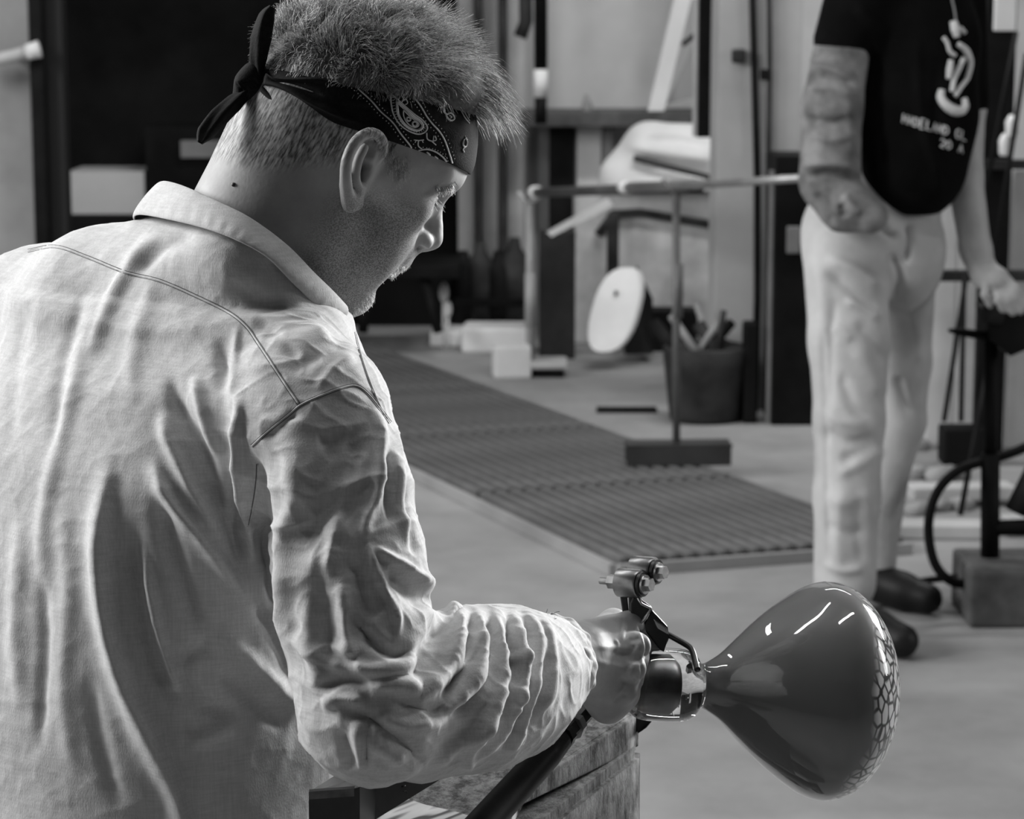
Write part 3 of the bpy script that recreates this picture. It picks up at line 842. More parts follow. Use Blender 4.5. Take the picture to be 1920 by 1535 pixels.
# rail those rods hang from and the pale wall behind
t = empty('tool_rack', (X(1830, 8.0), 8.0, 0)); tag(t, 'dark tool rack with pale boards at the right edge', 'rack')
boxpx(1740, 2050, 508, 528, 7.75, .05, 'rail', DK2, t); boxpx(1830, 2050, 300, 318, 7.8, .05, 'rail', DK2, t)
for x0, x1 in ((1752, 1800), (1804, 1850), (1854, 1900), (1904, 1950)):
    to_floor(x0, x1, 318, 8.0, .03, 'board', mat('rack_board', .48, .7, v2=.58, scale=4), t)
to_floor(1845, 1900, -60, 7.9, .05, 'dark_upright', DK, t); boxpx(1868, 1905, -40, 58, 7.85, .03, 'white_plate', WHT, t)
for i, (x, y) in enumerate([(1897, 235), (1884, 270)]):
    MB().lathe(P(x, y + 22, 7.7), P(x, y - 22, 7.7), [(0, .016), (.01, .02), (.05, .02), (.07, .008)], 14).build('glass_flask', WHT, t, True)
# rubble and boxes on the floor at the right
RB = mat('rubble', .16, .85, v2=.36, scale=8, detail=8)
r_ = np.random.default_rng(8)
for i in range(12):
    g_ = G(1678 + 42 * (i % 4) + r_.uniform(-5, 5), 838 + 62 * (i // 4) + r_.uniform(-8, 8))
    bm = bmesh.new(); bmesh.ops.create_icosphere(bm, subdivisions=2, radius=1)
    s_ = r_.uniform(.025, .042)
    for v in bm.verts: v.co = Vector((v.co.x * s_ * 1.3, v.co.y * s_, v.co.z * s_ * .8)) * (1 + .25 * math.sin(v.co.x * 3 + i) * math.cos(v.co.y * 4 + i)) + Vector((g_[0], g_[1], s_ * .5))
    m2 = MB(); m2.bm(bm); tag(m2.build('rubble_stone', RB, None, True), 'grey rubble stone on the floor behind the standing man\'s legs', 'stone', 'rubble behind the standing man')
t = tag(MB().box(tuple(G(1808, 872) + np.array((0, .05, .06))), (.14, .12, .12), bev=.01).build('black_box', DK), 'small black box on the floor left of the burner post', 'box')
for i, (x0, x1, y) in enumerate([(1665, 1850, 1005), (1880, 1990, 1000), (1700, 1900, 945)]):
    c0 = G((x0 + x1) / 2, y)
    tag(MB().box((c0[0], c0[1], .02 + .01 * i), ((x1 - x0) * c0[1] / FPX, .10, .04), rz=.04 * i, bev=.008).build('pale_batten', mat('batten', .36, .7, v2=.46, scale=5)), ['pale batten on the floor in front of the rubble', 'pale batten on the floor right of the burner post', 'pale batten on the floor among the rubble'][i], 'batten')
# ================================================================== the glass worker
YAW = math.radians(20)
HF = math.cos(YAW) * (0.853 * CR - 0.522 * CU) + math.sin(YAW) * CF      # where the face points
HU = 0.522 * CR + 0.853 * CU
HL = np.cross(HU, HF)
if HL @ CF > 0: HL = -HL                                                 # towards the camera side
HO = P(625, 300, 1.95)
HB = np.stack([HF, HL, HU], 1)

def hp(px, py, lat=0.0):
    """head-local point seen at a pixel, lat metres off the middle plane (towards the camera)"""
    d = ray(px, py)
    t = ((HO + HL * lat - CO) @ HL) / (d @ HL)
    return (CO + d * t - HO) @ HB

def head_field(step, O, B, lo, hi, ears=True):
    f = Field(O, B, lo, hi, step)
    mm = lambda *a: np.array(a) / 1000.0
    f.ell(mm(-1, 0, 45), mm(92, 75, 82), 0)
    f.ell(mm(51, 0, 36), mm(44, 57, 46), .02)
    f.ell(mm(46, 0, -20), mm(42, 50, 66), .02)
    f.cone(mm(62, 45, -2), mm(20, 64, 6), .015, .012, .02)              # cheekbone to temple
    f.ell(mm(66, 0, -34), mm(27, 33, 30), .012)
    f.cone(mm(4, 56, -8), mm(10, 50, -50), .014, .015, .02)             # jaw
    f.cone(mm(10, 50, -50), mm(64, 18, -84), .015, .014, .016)
    f.ell(mm(50, 0, -62), mm(34, 38, 28), .02)
    f.ell(mm(74, 0, -85), mm(14, 19, 13), .012)                         # chin
    f.ell(mm(47, 34, -38), mm(30, 21, 36), .016)                        # cheek
    f.cone(mm(72, 26, -26), mm(66, 32, -56), .009, .009, .012)          # fold beside the mouth
    f.cone(mm(89, 8, 39), mm(68, 46, 37), .010, .009, .012)             # brow
    f.ell(mm(92, 31, 17), mm(17, 17, 12), .010, 'sub')
    f.cone(mm(88, 0, 20), mm(98, 0, 0), .0055, .0085, .010)             # nose
    f.ell(mm(103, 0, -11), mm(10.5, 11, 10), .008)
    f.ell(mm(93, 12.5, -17), mm(11, 7.5, 8.5), .005)
    f.cone(mm(102, 0, -19), mm(90, 0, -25), .005, .006, .005)
    f.ell(mm(97, 15, -24.5), mm(7.5, 7, 4.4), .0015, 'sub')
    f.cone(mm(90, 0, -31), mm(84, 14, -33), .009, .009, .01)
    f.cone(mm(94, 0, -40), mm(78, 22, -46), .006, .004, .007)           # lips
    f.cone(mm(89, 0, -53), mm(74, 20, -52), .0065, .004, .007)
    f.cone(mm(104, 0, -46), mm(76, 25, -49), .0016, .0016, .003, 'sub')
    f.cone(mm(94, 0, -66), mm(80, 16, -65), .006, .005, .01, 'sub')
    f.ell(mm(70, 31, 16), mm(12.5, 13.5, 12), .002)                     # eye under the lid
    f.cone(mm(86, 22, 20), mm(74, 44, 18), .0018, .0016, .002, 'sub')
    f.cone(mm(83, 22, 12), mm(72, 43, 10), .0020, .0016, .004)
    return f

hf_ = head_field(.0015, HO, HB, (-.135, -.111, -.26), (.140, .111, .155))
# neck
n0, n1, n2, n3 = hp(575, 265), hp(535, 365), hp(478, 480), hp(420, 640)
hf_.chain([n0, n1, n2, n3], [.060, .058, .058, .045], .03)
hf_.cone(hp(630, 400, .045), hp(560, 520, .04), .012, .013, .02)       # throat muscle
hf_.cone(hp(605, 380, .0), hp(560, 520, .0), .045, .040, .03)
# the ear on the camera side, mirrored afterwards
def ep(px, py, lat): return hp(px, py, lat / 1000.0)
ear_c = ep(682, 312, 80)
hf_.cone(ep(690, 285, 76), ep(668, 350, 76), .011, .008, .008)
hf_.cone(ep(690, 278, 84), ep(664, 330, 88), .0075, .0065, .006)
hf_.ell(ep(688, 285, 95), (.0095, .010, .013), .003, 'sub')
hf_.ell(ep(679, 322, 91), (.0075, .012, .0105), .003, 'sub')
hf_.ell(ep(678, 325, 80), (.005, .010, .006), .003, 'sub')
HEL = [(694, 308, 80), (707, 299, 81), (717, 286, 83), (718, 267, 86), (708, 253, 90), (692, 249, 94), (673, 259, 97),
       (659, 278, 99), (650, 303, 99), (648, 328, 97), (650, 350, 93), (653, 372, 88), (657, 388, 83)]
HELs = spline(HEL, 5)
hf_.chain([ep(*p) for p in HELs], list(np.interp(np.linspace(0, 1, len(HELs)), [0, .2, .6, .9, 1], [.0028, .0038, .0042, .0046, .0048])), .001)
ANT = spline([(684, 276, 90), (672, 300, 92), (667, 330, 90), (671, 350, 86), (680, 352, 82)], 5)
hf_.chain([ep(*p) for p in ANT], [.0033] * len(ANT), .0015)
hf_.chain([ep(664, 366, 82), ep(668, 380, 77)], [.007, .006], .006)
hf_.ell(ep(687, 325, 80), (.0048, .0045, .008), .004)
hf_.mirror(1)
BV, BF = hf_.nets()
BV = vsmooth(BV, BF, 2, 0.5)
skin_strokes = [
    ([(560, 430), (590, 480), (615, 545)], 9, -.0022), ([(585, 420), (612, 480), (630, 540)], 10, .0022),
    ([(620, 330), (632, 380), (650, 420)], 8, -.0016), ([(640, 330), (643, 370), (652, 400)], 5, -.0012),
    ([(788, 425), (765, 452), (742, 488), (733, 508)], 7, .0028, {'skew': -.5}),
    ([(797, 430), (775, 450)], 5, -.0012),
    ([(800, 365), (790, 350), (776, 338)], 4, -.0012), ([(793, 372), (780, 362), (764, 352)], 4, -.0010),
    ([(806, 330), (803, 345), (806, 356)], 4, -.0010), ([(822, 322), (820, 338)], 4, -.0010),
    ([(812, 376), (800, 374), (790, 368)], 3, -.0012), ([(780, 440), (786, 430), (796, 428)], 4, -.0014),
    ([(520, 240), (470, 330)], 30, .001), ([(700, 470), (672, 545)], 18, -.0018), ([(650, 440), (655, 540)], 16, .0015),
]
BV = sculpt(BV, BF, skin_strokes)

def skin_material():
    m = mat('skin', .29, .58, v2=.35, scale=45, detail=6, bump=.06, bscale=300, spec=.35, sub=.12, bdetail=6)
    nt = m.node_tree
    b = nt.nodes['Principled BSDF']
    att = nt.nodes.new('ShaderNodeAttribute'); att.attribute_name = 'stubble'
    n = nt.nodes.new('ShaderNodeTexNoise'); n.inputs['Scale'].default_value = 900; n.inputs['Detail'].default_value = 2
    tc = nt.nodes.new('ShaderNodeTexCoord'); nt.links.new(tc.outputs['Object'], n.inputs['Vector'])
    rp = nt.nodes.new('ShaderNodeValToRGB'); rp.color_ramp.elements[0].position = .38; rp.color_ramp.elements[1].position = .62
    nt.links.new(n.outputs['Fac'], rp.inputs[0])
    mu = nt.nodes.new('ShaderNodeMath'); mu.operation = 'MULTIPLY'
    nt.links.new(rp.outputs[0], mu.inputs[0]); nt.links.new(att.outputs['Fac'], mu.inputs[1])
    mx = nt.nodes.new('ShaderNodeMix'); mx.data_type = 'RGBA'
    mx.inputs['B'].default_value = (.10, .10, .10, 1)
    src = b.inputs['Base Color'].links[0].from_socket
    nt.links.new(src, mx.inputs['A']); nt.links.new(mu.outputs[0], mx.inputs['Factor']); nt.links.new(mx.outputs['Result'], b.inputs['Base Color'])
    # clipped hair at the back of the head: fine streaks running down the nape
    att = nt.nodes.new('ShaderNodeAttribute'); att.attribute_name = 'clipped'
    mp = nt.nodes.new('ShaderNodeMapping'); mp.vector_type = 'TEXTURE'
    mp.inputs['Rotation'].default_value = (0, math.radians(28), 0); mp.inputs['Scale'].default_value = (1, 1, 4.5)
    nt.links.new(tc.outputs['Object'], mp.inputs['Vector'])
    n = nt.nodes.new('ShaderNodeTexNoise'); n.inputs['Scale'].default_value = 560; n.inputs['Detail'].default_value = 4
    nt.links.new(mp.outputs[0], n.inputs['Vector'])
    rp = nt.nodes.new('ShaderNodeValToRGB'); rp.color_ramp.elements[0].position = .36; rp.color_ramp.elements[1].position = .66
    rp.color_ramp.elements[0].color = (.06, .06, .06, 1); rp.color_ramp.elements[1].color = (.46, .46, .46, 1)
    nt.links.new(n.outputs['Fac'], rp.inputs[0])
    m3 = nt.nodes.new('ShaderNodeMix'); m3.data_type = 'RGBA'
    nt.links.new(mx.outputs['Result'], m3.inputs['A']); nt.links.new(rp.outputs[0], m3.inputs['B'])
    nt.links.new(att.outputs['Fac'], m3.inputs['Factor']); nt.links.new(m3.outputs['Result'], b.inputs['Base Color'])
    return m
SKIN = skin_material()

# ------------------------------------------------------------------ the hand and forearm
DY = 0.0
ho = P(1150, 1240, 1.955)
hand = Field(ho, np.stack([CR, CF, CU], 1), (-.11, -.075, -.075), (.075, .10, .075), .0011)
def q(px, py, Y): return hand.loc(P(px, py, Y))
wr = q(1085, 1232, 1.935)
hand.cone(q(1000, 1262, 1.90), wr, .032, .027, 0, flat=((.2, .3, 1), 1.1))
MCP = [q(1178, 1173, 1.982), q(1191, 1213, 1.958), q(1183, 1256, 1.948), q(1168, 1296, 1.950)]
CM = [q(1105, 1190, 1.955), q(1103, 1215, 1.942), q(1103, 1243, 1.938), q(1106, 1270, 1.940)]
for a, b_, r in zip(CM, MCP, (.0108, .0108, .0105, .0100)):
    hand.cone(a, b_, .0140, r, .008)
hand.ell(q(1140, 1238, 1.974), (.034, .020, .036), .008)
hand.cone(q(1098, 1262, 1.945), q(1140, 1318, 1.962), .020, .0145, .014)      # heel of the hand
hand.cone(q(1140, 1318, 1.962), q(1172, 1302, 1.962), .0145, .011, .012)
def finger(pts, rs):
    hand.chain(pts, rs, .004)
finger([q(1184, 1174, 1.988), q(1225, 1222, 2.006), q(1212, 1248, 2.030), q(1186, 1254, 2.036)], [.0112, .0094, .0090, .0080])
finger([MCP[1], q(1196, 1250, 1.998), q(1190, 1268, 2.016), q(1172, 1268, 2.020)], [.0108, .0098, .0092, .0084])
finger([MCP[2], q(1189, 1288, 1.990), q(1178, 1297, 2.008), q(1160, 1288, 2.012)], [.0104, .0094, .0088, .008])
finger([MCP[3], q(1170, 1316, 1.985), q(1160, 1318, 2.000), q(1146, 1304, 2.004)], [.0098, .0085, .008, .0075])
finger([q(1112, 1200, 1.975), q(1150, 1170, 2.010), q(1190, 1185, 2.030), q(1214, 1212, 2.036)], [.016, .013, .011, .0095])   # thumb behind
for a, r in zip(MCP, (.010, .0098, .0095, .009)):
    hand.ell(a + np.array((.001, -.0035, .002)), (r * 1.15, r * 1.05, r * 1.1), .005)
hV, hF = hand.nets()
hV = vsmooth(hV, hF, 2, .5)
hV = sculpt(hV, hF, [
    ([(1112, 1190), (1145, 1184), (1170, 1180)], 7, .0007), ([(1110, 1212), (1150, 1214), (1190, 1216)], 6, .0010), ([(1112, 1238), (1150, 1248), (1178, 1255)], 6, .0009),
    ([(1164, 1182), (1174, 1184)], 12, .0018), ([(1190, 1214), (1198, 1218)], 12, .0020), ([(1177, 1254), (1186, 1258)], 12, .0018), ([(1164, 1290), (1171, 1294)], 10, .0014),
    ([(1176, 1196), (1190, 1198), (1202, 1194)], 7, -.0018, {'taper': (.4, .1)}), ([(1172, 1232), (1188, 1237), (1204, 1236)], 7, -.0018, {'taper': (.4, .1)}), ([(1160, 1272), (1176, 1277), (1192, 1276)], 6, -.0016, {'taper': (.4, .1)}),
    ([(1196, 1166), (1208, 1190), (1214, 1214), (1210, 1236)], 3.5, -.0022, {'taper': (.2, .1)}), ([(1203, 1244), (1205, 1262), (1200, 1280)], 3.5, -.0018),
    ([(1150, 1196), (1158, 1208), (1152, 1224)], 3.5, .0008), ([(1186, 1208), (1194, 1222)], 2.5, -.0007), ([(1194, 1206), (1201, 1220)], 2.5, -.0007), ([(1174, 1248), (1181, 1262)], 2.5, -.0006),
    ([(1112, 1162), (1150, 1158), (1180, 1162)], 5, .0008), ([(1108, 1300), (1130, 1312), (1156, 1304)], 9, .001), ([(1150, 1318), (1166, 1304), (1178, 1306)], 4, -.0012)])

# torso, arm and legs hidden under the clothes, part of the same body
core = Field((0, 0, 0), np.eye(3), (-.62, 1.55, .45), (.02, 2.35, 1.32), .009)
SHR, SHL = P(592, 775, 1.80), P(85, 612, 2.08)
ELB, WRI = P(700, 1328, 1.72), P(1075, 1238, 1.925)
NB = P(425, 600, 1.945)
def torso_c(z):                         # centre line of the trunk
    k = np.array([.55, .80, .95, 1.10, 1.22])
    x = np.array([-.335, -.325, -.315, -.290, -.262]); y = np.array([1.93, 1.945, 1.955, 1.965, 1.95])
    return np.array([np.interp(z, k, x), np.interp(z, k, y), z])
core.ell(torso_c(.62), (.13, .12, .12), 0)
core.chain([torso_c(.62), torso_c(.85), torso_c(1.03), NB], [.10, .09, .09, .05], .03)
core.cone(SHR, NB, .036, .045, .02)
core.cone(SHL, NB, .036, .045, .02)
core.chain([SHR, ELB, P(1010, 1258, 1.90)], [.042, .035, .030], .02)
cV, cF = core.nets()

nB, nH = len(BV), len(hV)
allV = np.vstack([BV, hV, cV]); allF = np.vstack([BF, hF + nB, cF + nB + nH])
man = empty('person', (-.30, 1.95, 0))
tag(man, 'man in light denim shirt and dark paisley bandana bending over the glass', 'person')
body = mesh('body', allV, allF, SKIN, man)
loc = (allV - HO) @ HB
st = smoothstep(.005, -.025, loc[:, 2] - .35 * (loc[:, 0] - .02)) * smoothstep(-.015, .02, loc[:, 0]) * smoothstep(-.115, -.09, loc[:, 2])
st *= 1 - smoothstep(.075, .09, loc[:, 0]) * smoothstep(-.03, -.02, loc[:, 2])
st[nB:] = 0
at = body.data.attributes.new('stubble', 'FLOAT', 'POINT')
at.data.foreach_set('value', (st * .85).astype(np.float32))
_px = proj(allV)
_hl = np.interp(_px[:, 0], [360, 400, 430, 470, 520, 560, 600, 640, 660], [285, 300, 308, 318, 322, 312, 310, 312, 300])
clip_ = smoothstep(14, -26, _px[:, 1] - _hl) * (loc[:, 0] < .02) * (loc[:, 2] > -.12) * smoothstep(24, 40, np.hypot(_px[:, 0] - 684, (_px[:, 1] - 318) * .5))
clip_[nB:] = 0
a2 = body.data.attributes.new('clipped', 'FLOAT', 'POINT')
a2.data.foreach_set('value', clip_.astype(np.float32))
body_bvh = bvh_of(BV, BF)

# a mole on the nape
h, nn = cast(body_bvh, 438, 346)
bm = bmesh.new(); bmesh.ops.create_icosphere(bm, subdivisions=2, radius=.0018); bm.transform(Matrix.Translation(h))
m_ = MB(); m_.bm(bm); m_.build('mole', mat('mole', .06, .5), body, True)

# ------------------------------------------------------------------ bandana
def head_radius(th, z):
    """distance from the head's axis to the skull in direction th at height z, by marching the field"""
    c, s_ = np.cos(th), np.sin(th)
    lo, hi = np.full(len(th), .03), np.full(len(th), .135)
    for _ in range(22):
        mid = (lo + hi) / 2
        v = skull.sample(np.stack([mid * c, mid * s_, z], 1))
        lo = np.where(v < 0, mid, lo); hi = np.where(v < 0, hi, mid)
    return lo
skull = Field(HO, HB, (-.135, -.111, -.05), (.140, .111, .155), .002)
skull.ell(np.array((-1, 0, 45)) / 1000., np.array((92, 75, 82)) / 1000., 0)
skull.ell(np.array((51, 0, 36)) / 1000., np.array((44, 57, 46)) / 1000., .02)
NT, NZ = 260, 40
TH = np.linspace(0, 2 * np.pi, NT, endpoint=False)
zl = lambda t: .0290 + .0200 * np.cos(t)
zu = lambda t: .0655 + .0330 * np.cos(t)
def pinch(t): return smoothstep(2.55, 3.10, np.abs(np.where(t > np.pi, t - 2 * np.pi, t)))
V, F = [], []
for layer in (0, 1):
    for j in range(NZ):
        u = j / (NZ - 1)
        z = zl(TH) + (zu(TH) - zl(TH)) * u
        pc = pinch(TH)
        z = z * (1 - pc * .45) + pc * .45 * .022
        r = head_radius(TH, z)
        edge = 1 - (2 * u - 1) ** 6
        r = r + .0035 + .0012 * edge + pc * .003 * np.sin(u * 16) - layer * .0025
        r = r + .0007 * np.sin(u * 9 + 3 * np.sin(TH * 2)) * (0.3 + pc)
        V.append(np.stack([r * np.cos(TH), r * np.sin(TH), z], 1))
V = np.vstack(V)
idx = lambda l, j, i: l * NZ * NT + j * NT + i % NT
for j in range(NZ - 1):
    for i in range(NT):
        F.append((idx(0, j, i), idx(0, j, i + 1), idx(0, j + 1, i + 1), idx(0, j + 1, i)))
        F.append((idx(1, j, i), idx(1, j + 1, i), idx(1, j + 1, i + 1), idx(1, j, i + 1)))
for i in range(NT):
    F.append((idx(0, 0, i), idx(1, 0, i), idx(1, 0, i + 1), idx(0, 0, i + 1)))
    F.append((idx(0, NZ - 1, i), idx(0, NZ - 1, i + 1), idx(1, NZ - 1, i + 1), idx(1, NZ - 1, i)))
F = np.array(F)
V = V @ HB.T + HO
N_ = vnormals(V, F)
if ((V - HO) * N_).sum(1).mean() < 0: F = F[:, ::-1]
V, F = subdivide(V, F)
V = sculpt(V, F, [
    ([(492, 152), (540, 168), (590, 195), (650, 222), (700, 240)], 7, .0045, {'skew': .6, 'taper': (.05, .4)}),
    ([(490, 165), (520, 190), (560, 212), (620, 236)], 6, .0040, {'skew': .5, 'taper': (.05, .4)}),
    ([(492, 146), (540, 150), (600, 152), (660, 160)], 5, .0035, {'skew': .5, 'taper': (.05, .5)}),
    ([(500, 158), (540, 178), (575, 200)], 3, -.0025), ([(498, 150), (550, 160), (610, 180)], 3, -.0025),
    ([(720, 220), (780, 235), (850, 240)], 8, .001), ([(800, 200), (850, 215), (880, 225)], 6, .0012), ([(640, 190), (720, 200), (800, 225)], 6, .0012)])
CLOTH_B = mat('bandana_cloth', .007, .8, v2=.013, scale=300, bump=.15, bscale=900, spec=.12)
band = mesh('bandana', V, F, CLOTH_B, man)
band_bvh = bvh_of(V, F)

kn = Field(P(476, 152, 1.915), np.stack([CR, CF, CU], 1), (-.06, -.06, -.06), (.06, .06, .06), .0014)
def kq(px, py, dz=0): return kn.loc(P(px, py, 1.915 + dz))
kn.chain([kq(497, 138), kq(478, 138, -.004), kq(462, 155, -.006), kq(456, 172)], [.006, .0085, .0085, .006], .004)
kn.chain([kq(492, 152), kq(484, 158), kq(466, 166), kq(455, 180)], [.010, .012, .010, .007], .005)
kn.ell(kq(475, 155), (.012, .012, .014), .006)
kV, kF = kn.nets()
kV = sculpt(vsmooth(kV, kF, 2), kF, [([(452 + 6 * i, 150 - 2 * i), (470 + 6 * i, 172 - 3 * i)], 2.2, -.0016) for i in range(-2, 4)] +
            [([(448, 158 + 6 * i), (466, 152 + 6 * i)], 1.8, -.0013) for i in range(4)])
knot = mesh('knot', kV, kF, CLOTH_B, band)
def flap(cl, wd, Y0, Y1, bow):
    """a leaf of folded cloth with thickness along a pixel centre line"""
    c = spline(cl, 6); n = len(c); w = np.interp(np.linspace(0, 1, n), np.linspace(0, 1, len(wd)), wd)
    V, F = [], []; m = 9
    for i in range(n):
        d = c[min(i + 1, n - 1)] - c[max(i - 1, 0)]; d /= np.linalg.norm(d)
        nrm = np.array([-d[1], d[0]])
        Y = Y0 + (Y1 - Y0) * i / (n - 1)
        for layer in (0, 1):
            for j in range(m):
                s_ = j / (m - 1) * 2 - 1
                p = c[i] + nrm * s_ * w[i]
                th = .0028 * math.sqrt(max(0, 1 - s_ * s_)) + .0004
                fold = bow * (1 - s_ * s_) * .6 + .0018 * math.sin(s_ * 5 + i * .2)
                V.append(P(p[0], p[1], Y - fold + (th if layer else -th)))
    I = lambda i, l, j: i * 2 * m + l * m + j
    for i in range(n - 1):
        for j in range(m - 1):
            F.append((I(i, 0, j), I(i, 0, j + 1), I(i + 1, 0, j + 1), I(i + 1, 0, j)))
            F.append((I(i, 1, j), I(i + 1, 1, j), I(i + 1, 1, j + 1), I(i, 1, j + 1)))
        F.append((I(i, 0, 0), I(i + 1, 0, 0), I(i + 1, 1, 0), I(i, 1, 0)))
        F.append((I(i, 0, m - 1), I(i, 1, m - 1), I(i + 1, 1, m - 1), I(i + 1, 0, m - 1)))
    for i in (0, n - 1):
        for j in range(m - 1):
            F.append((I(i, 0, j), I(i, 1, j), I(i, 1, j + 1), I(i, 0, j + 1)))
    mb = MB(); mb.add(V, F); return mb
flap([(483, 145), (484, 110), (490, 70), (500, 32), (511, 13)], [9, 17, 20, 16, 7], 1.91, 1.90, .006).build('tail', CLOTH_B, band, True)
flap([(468, 168), (440, 192), (410, 220), (385, 250), (374, 268)], [9, 17, 19, 17, 6], 1.91, 1.89, .006).build('tail', CLOTH_B, band, True)

# print of the bandana: thin white lines lying on the cloth
WHITE_P = mat('print_white', .55, .7)
pm = MB()
CZ = lambda x, y: (500 + x / 4.5714, 100 + y / 4.5714)      # coordinates of an enlarged view of the print
def pline(pts, w=1.0, sm=True, n=5):
    p = on_surface(band_bvh, [CZ(*a) for a in pts], .0003, n, sm)
    if len(p) > 1: pm.tube(p, w * .00042, 5)
def pdot(x, y, r=1.0):
    h, nn = cast(band_bvh, *CZ(x, y))
    if h is not None:
        bm = bmesh.new(); bmesh.ops.create_icosphere(bm, subdivisions=1, radius=.00062 * r); bm.transform(Matrix.Translation(h)); pm.bm(bm)
def dotted(pts, off, step=34, r=.9):
    c = spline(pts, 20); L = np.concatenate([[0], np.cumsum(np.linalg.norm(np.diff(c, axis=0), axis=1))])
    for s_ in np.arange(0, L[-1], step):
        i = min(np.searchsorted(L, s_), len(c) - 2); i = max(i, 0)
        d = c[i + 1] - c[i]; d /= np.linalg.norm(d) + 1e-9
        pdot(c[i][0] - d[1] * off, c[i][1] + d[0] * off, r)
A1 = [(640, 188), (760, 285), (880, 390), (985, 505), (1080, 590), (1150, 690), (1230, 790), (1270, 865)]
A2 = [(1150, 272), (1230, 350), (1310, 440), (1370, 540), (1420, 605), (1480, 670), (1530, 760), (1590, 940)]
for A in (A1, A2):
    pline(A, 1.5); dotted(A, 30); dotted(A, -30)
PT = [(1066, 345), (1120, 395), (1180, 450), (1260, 520), (1330, 570), (1375, 630), (1350, 675), (1290, 690), (1210, 660), (1140, 605), (1095, 540), (1070, 460), (1062, 390), (1066, 345)]
pline(PT, 1.6); 
def inset(pts, k, c=(1225, 560)): return [(c[0] + (x - c[0]) * k, c[1] + (y - c[1]) * k) for x, y in pts]
pline(inset(PT, .70, (1240, 580)), 2.8); pline(inset(PT, .42, (1250, 590)), 1.4)
for cx, cy, r in ((1215, 562, 17), (1268, 603, 20)):
    pline([(cx + r * math.cos(t), cy + r * math.sin(t)) for t in np.linspace(0, 6.28, 9)], 2.0)
dotted(PT, 26, 26, .8); dotted(PT, 15, 26, .7)
pline([(1150, 430), (1170, 395), (1160, 365)], 1.2); pline([(1155, 410), (1190, 395), (1205, 425), (1185, 440)], 1.2); pline([(1120, 400), (1150, 430)], 1.2)
pline([(1370, 680), (1375, 730), (1410, 750), (1450, 740), (1440, 705)], 1.3); pline([(1410, 750), (1450, 785)], 1.2); pline([(1425, 745), (1430, 705)], 1.0)
pline([(1260, 740), (1300, 745), (1345, 740)], 1.2); pline([(1300, 745), (1298, 790), (1330, 820)], 1.2); pline([(1280, 742), (1270, 765)], 1); pline([(1330, 742), (1340, 765)], 1)
pline([(1300, 830), (1370, 820), (1440, 840), (1500, 880), (1540, 925)], 1.7); dotted([(1340, 805), (1440, 822), (1510, 862), (1555, 910)], 0, 26, .9)
pline([(1370, 845), (1400, 870), (1420, 905)], 1.6); pline([(1440, 880), (1470, 905), (1480, 925)], 1.4); pline([(1300, 860), (1330, 850)], 1.6)
for k in range(8):
    t = k * .785
    pdot(970 + 52 * math.cos(t), 285 + 40 * math.sin(t), .9)
    pline([(970 + 34 * math.cos(t), 285 + 26 * math.sin(t)), (970 + 52 * math.cos(t + .39), 285 + 42 * math.sin(t + .39)), (970 + 34 * math.cos(t + .78), 285 + 26 * math.sin(t + .78))], .6)
pline([(955, 285), (970, 275), (985, 285), (970, 297), (955, 285)], .8)
pline([(1535, 455), (1515, 460), (1512, 490), (1540, 520), (1570, 510), (1600, 530), (1605, 560), (1580, 575), (1550, 555), (1535, 525)], 1.8)
pline([(1565, 530), (1585, 545), (1570, 555)], 1.2); dotted([(1535, 520), (1548, 560), (1580, 582), (1612, 560)], 0, 18, .9)
pline([(1700, 720), (1715, 750), (1710, 790), (1690, 800), (1680, 770), (1690, 735)], 1.8); pline([(1700, 800), (1680, 820), (1690, 845)], 1.4); dotted([(1700, 710), (1722, 750), (1712, 800)], 0, 18, .9)
for k in range(4):
    pline([(1610 + 30 * k, 385 + 6 * k), (1650 + 26 * k, 460), (1690 + 16 * k, 540 - 14 * k), (1735, 600 - 24 * k)], 1.3)
pm.build('bandana_print', WHITE_P, band, True)

# ------------------------------------------------------------------ hair
rng = np.random.default_rng(4)
HAIR = mat('hair', .16, .42, v2=.78, scale=420, detail=3, spec=.6, lo=.33, hi=.67)
def strands(roots, dirs, bend, length, rad, segs=4, name='hair', parent=None, jitter=.25):
    n = len(roots)
    L = length[:, None]
    d = dirs + rng.normal(0, jitter, dirs.shape)
    d /= np.linalg.norm(d, axis=1)[:, None]
    b2 = bend + rng.normal(0, jitter * .8, bend.shape)
    pts = []
    p = roots.copy()
    for s_ in range(segs + 1):
        pts.append(p.copy())
        t = (s_ + 1) / segs
        dd = d * (1 - t) + b2 * t
        dd /= np.linalg.norm(dd, axis=1)[:, None] + 1e-9
        p = p + dd * L / segs
    pts = np.array(pts)                                     # segs+1, n, 3
    ax = np.cross(d, rng.normal(0, 1, d.shape)); ax /= np.linalg.norm(ax, axis=1)[:, None] + 1e-9
    ay = np.cross(d, ax)
    V = []
    for s_ in range(segs + 1):
        r = (rad * (1 - .8 * s_ / segs))[:, None]
        for k in range(3):
            a = k * 2.0944
            V.append(pts[s_] + (ax * math.cos(a) + ay * math.sin(a)) * r)
    V = np.array(V).reshape(segs + 1, 3, n, 3).transpose(2, 0, 1, 3).reshape(-1, 3)
    base = (np.arange(n) * (segs + 1) * 3)[:, None]
    F = []
    for s_ in range(segs):
        for k in range(3):
            F.append(base + np.array([s_ * 3 + k, s_ * 3 + (k + 1) % 3, (s_ + 1) * 3 + (k + 1) % 3, (s_ + 1) * 3 + k])[None])
    return V, np.vstack(F)

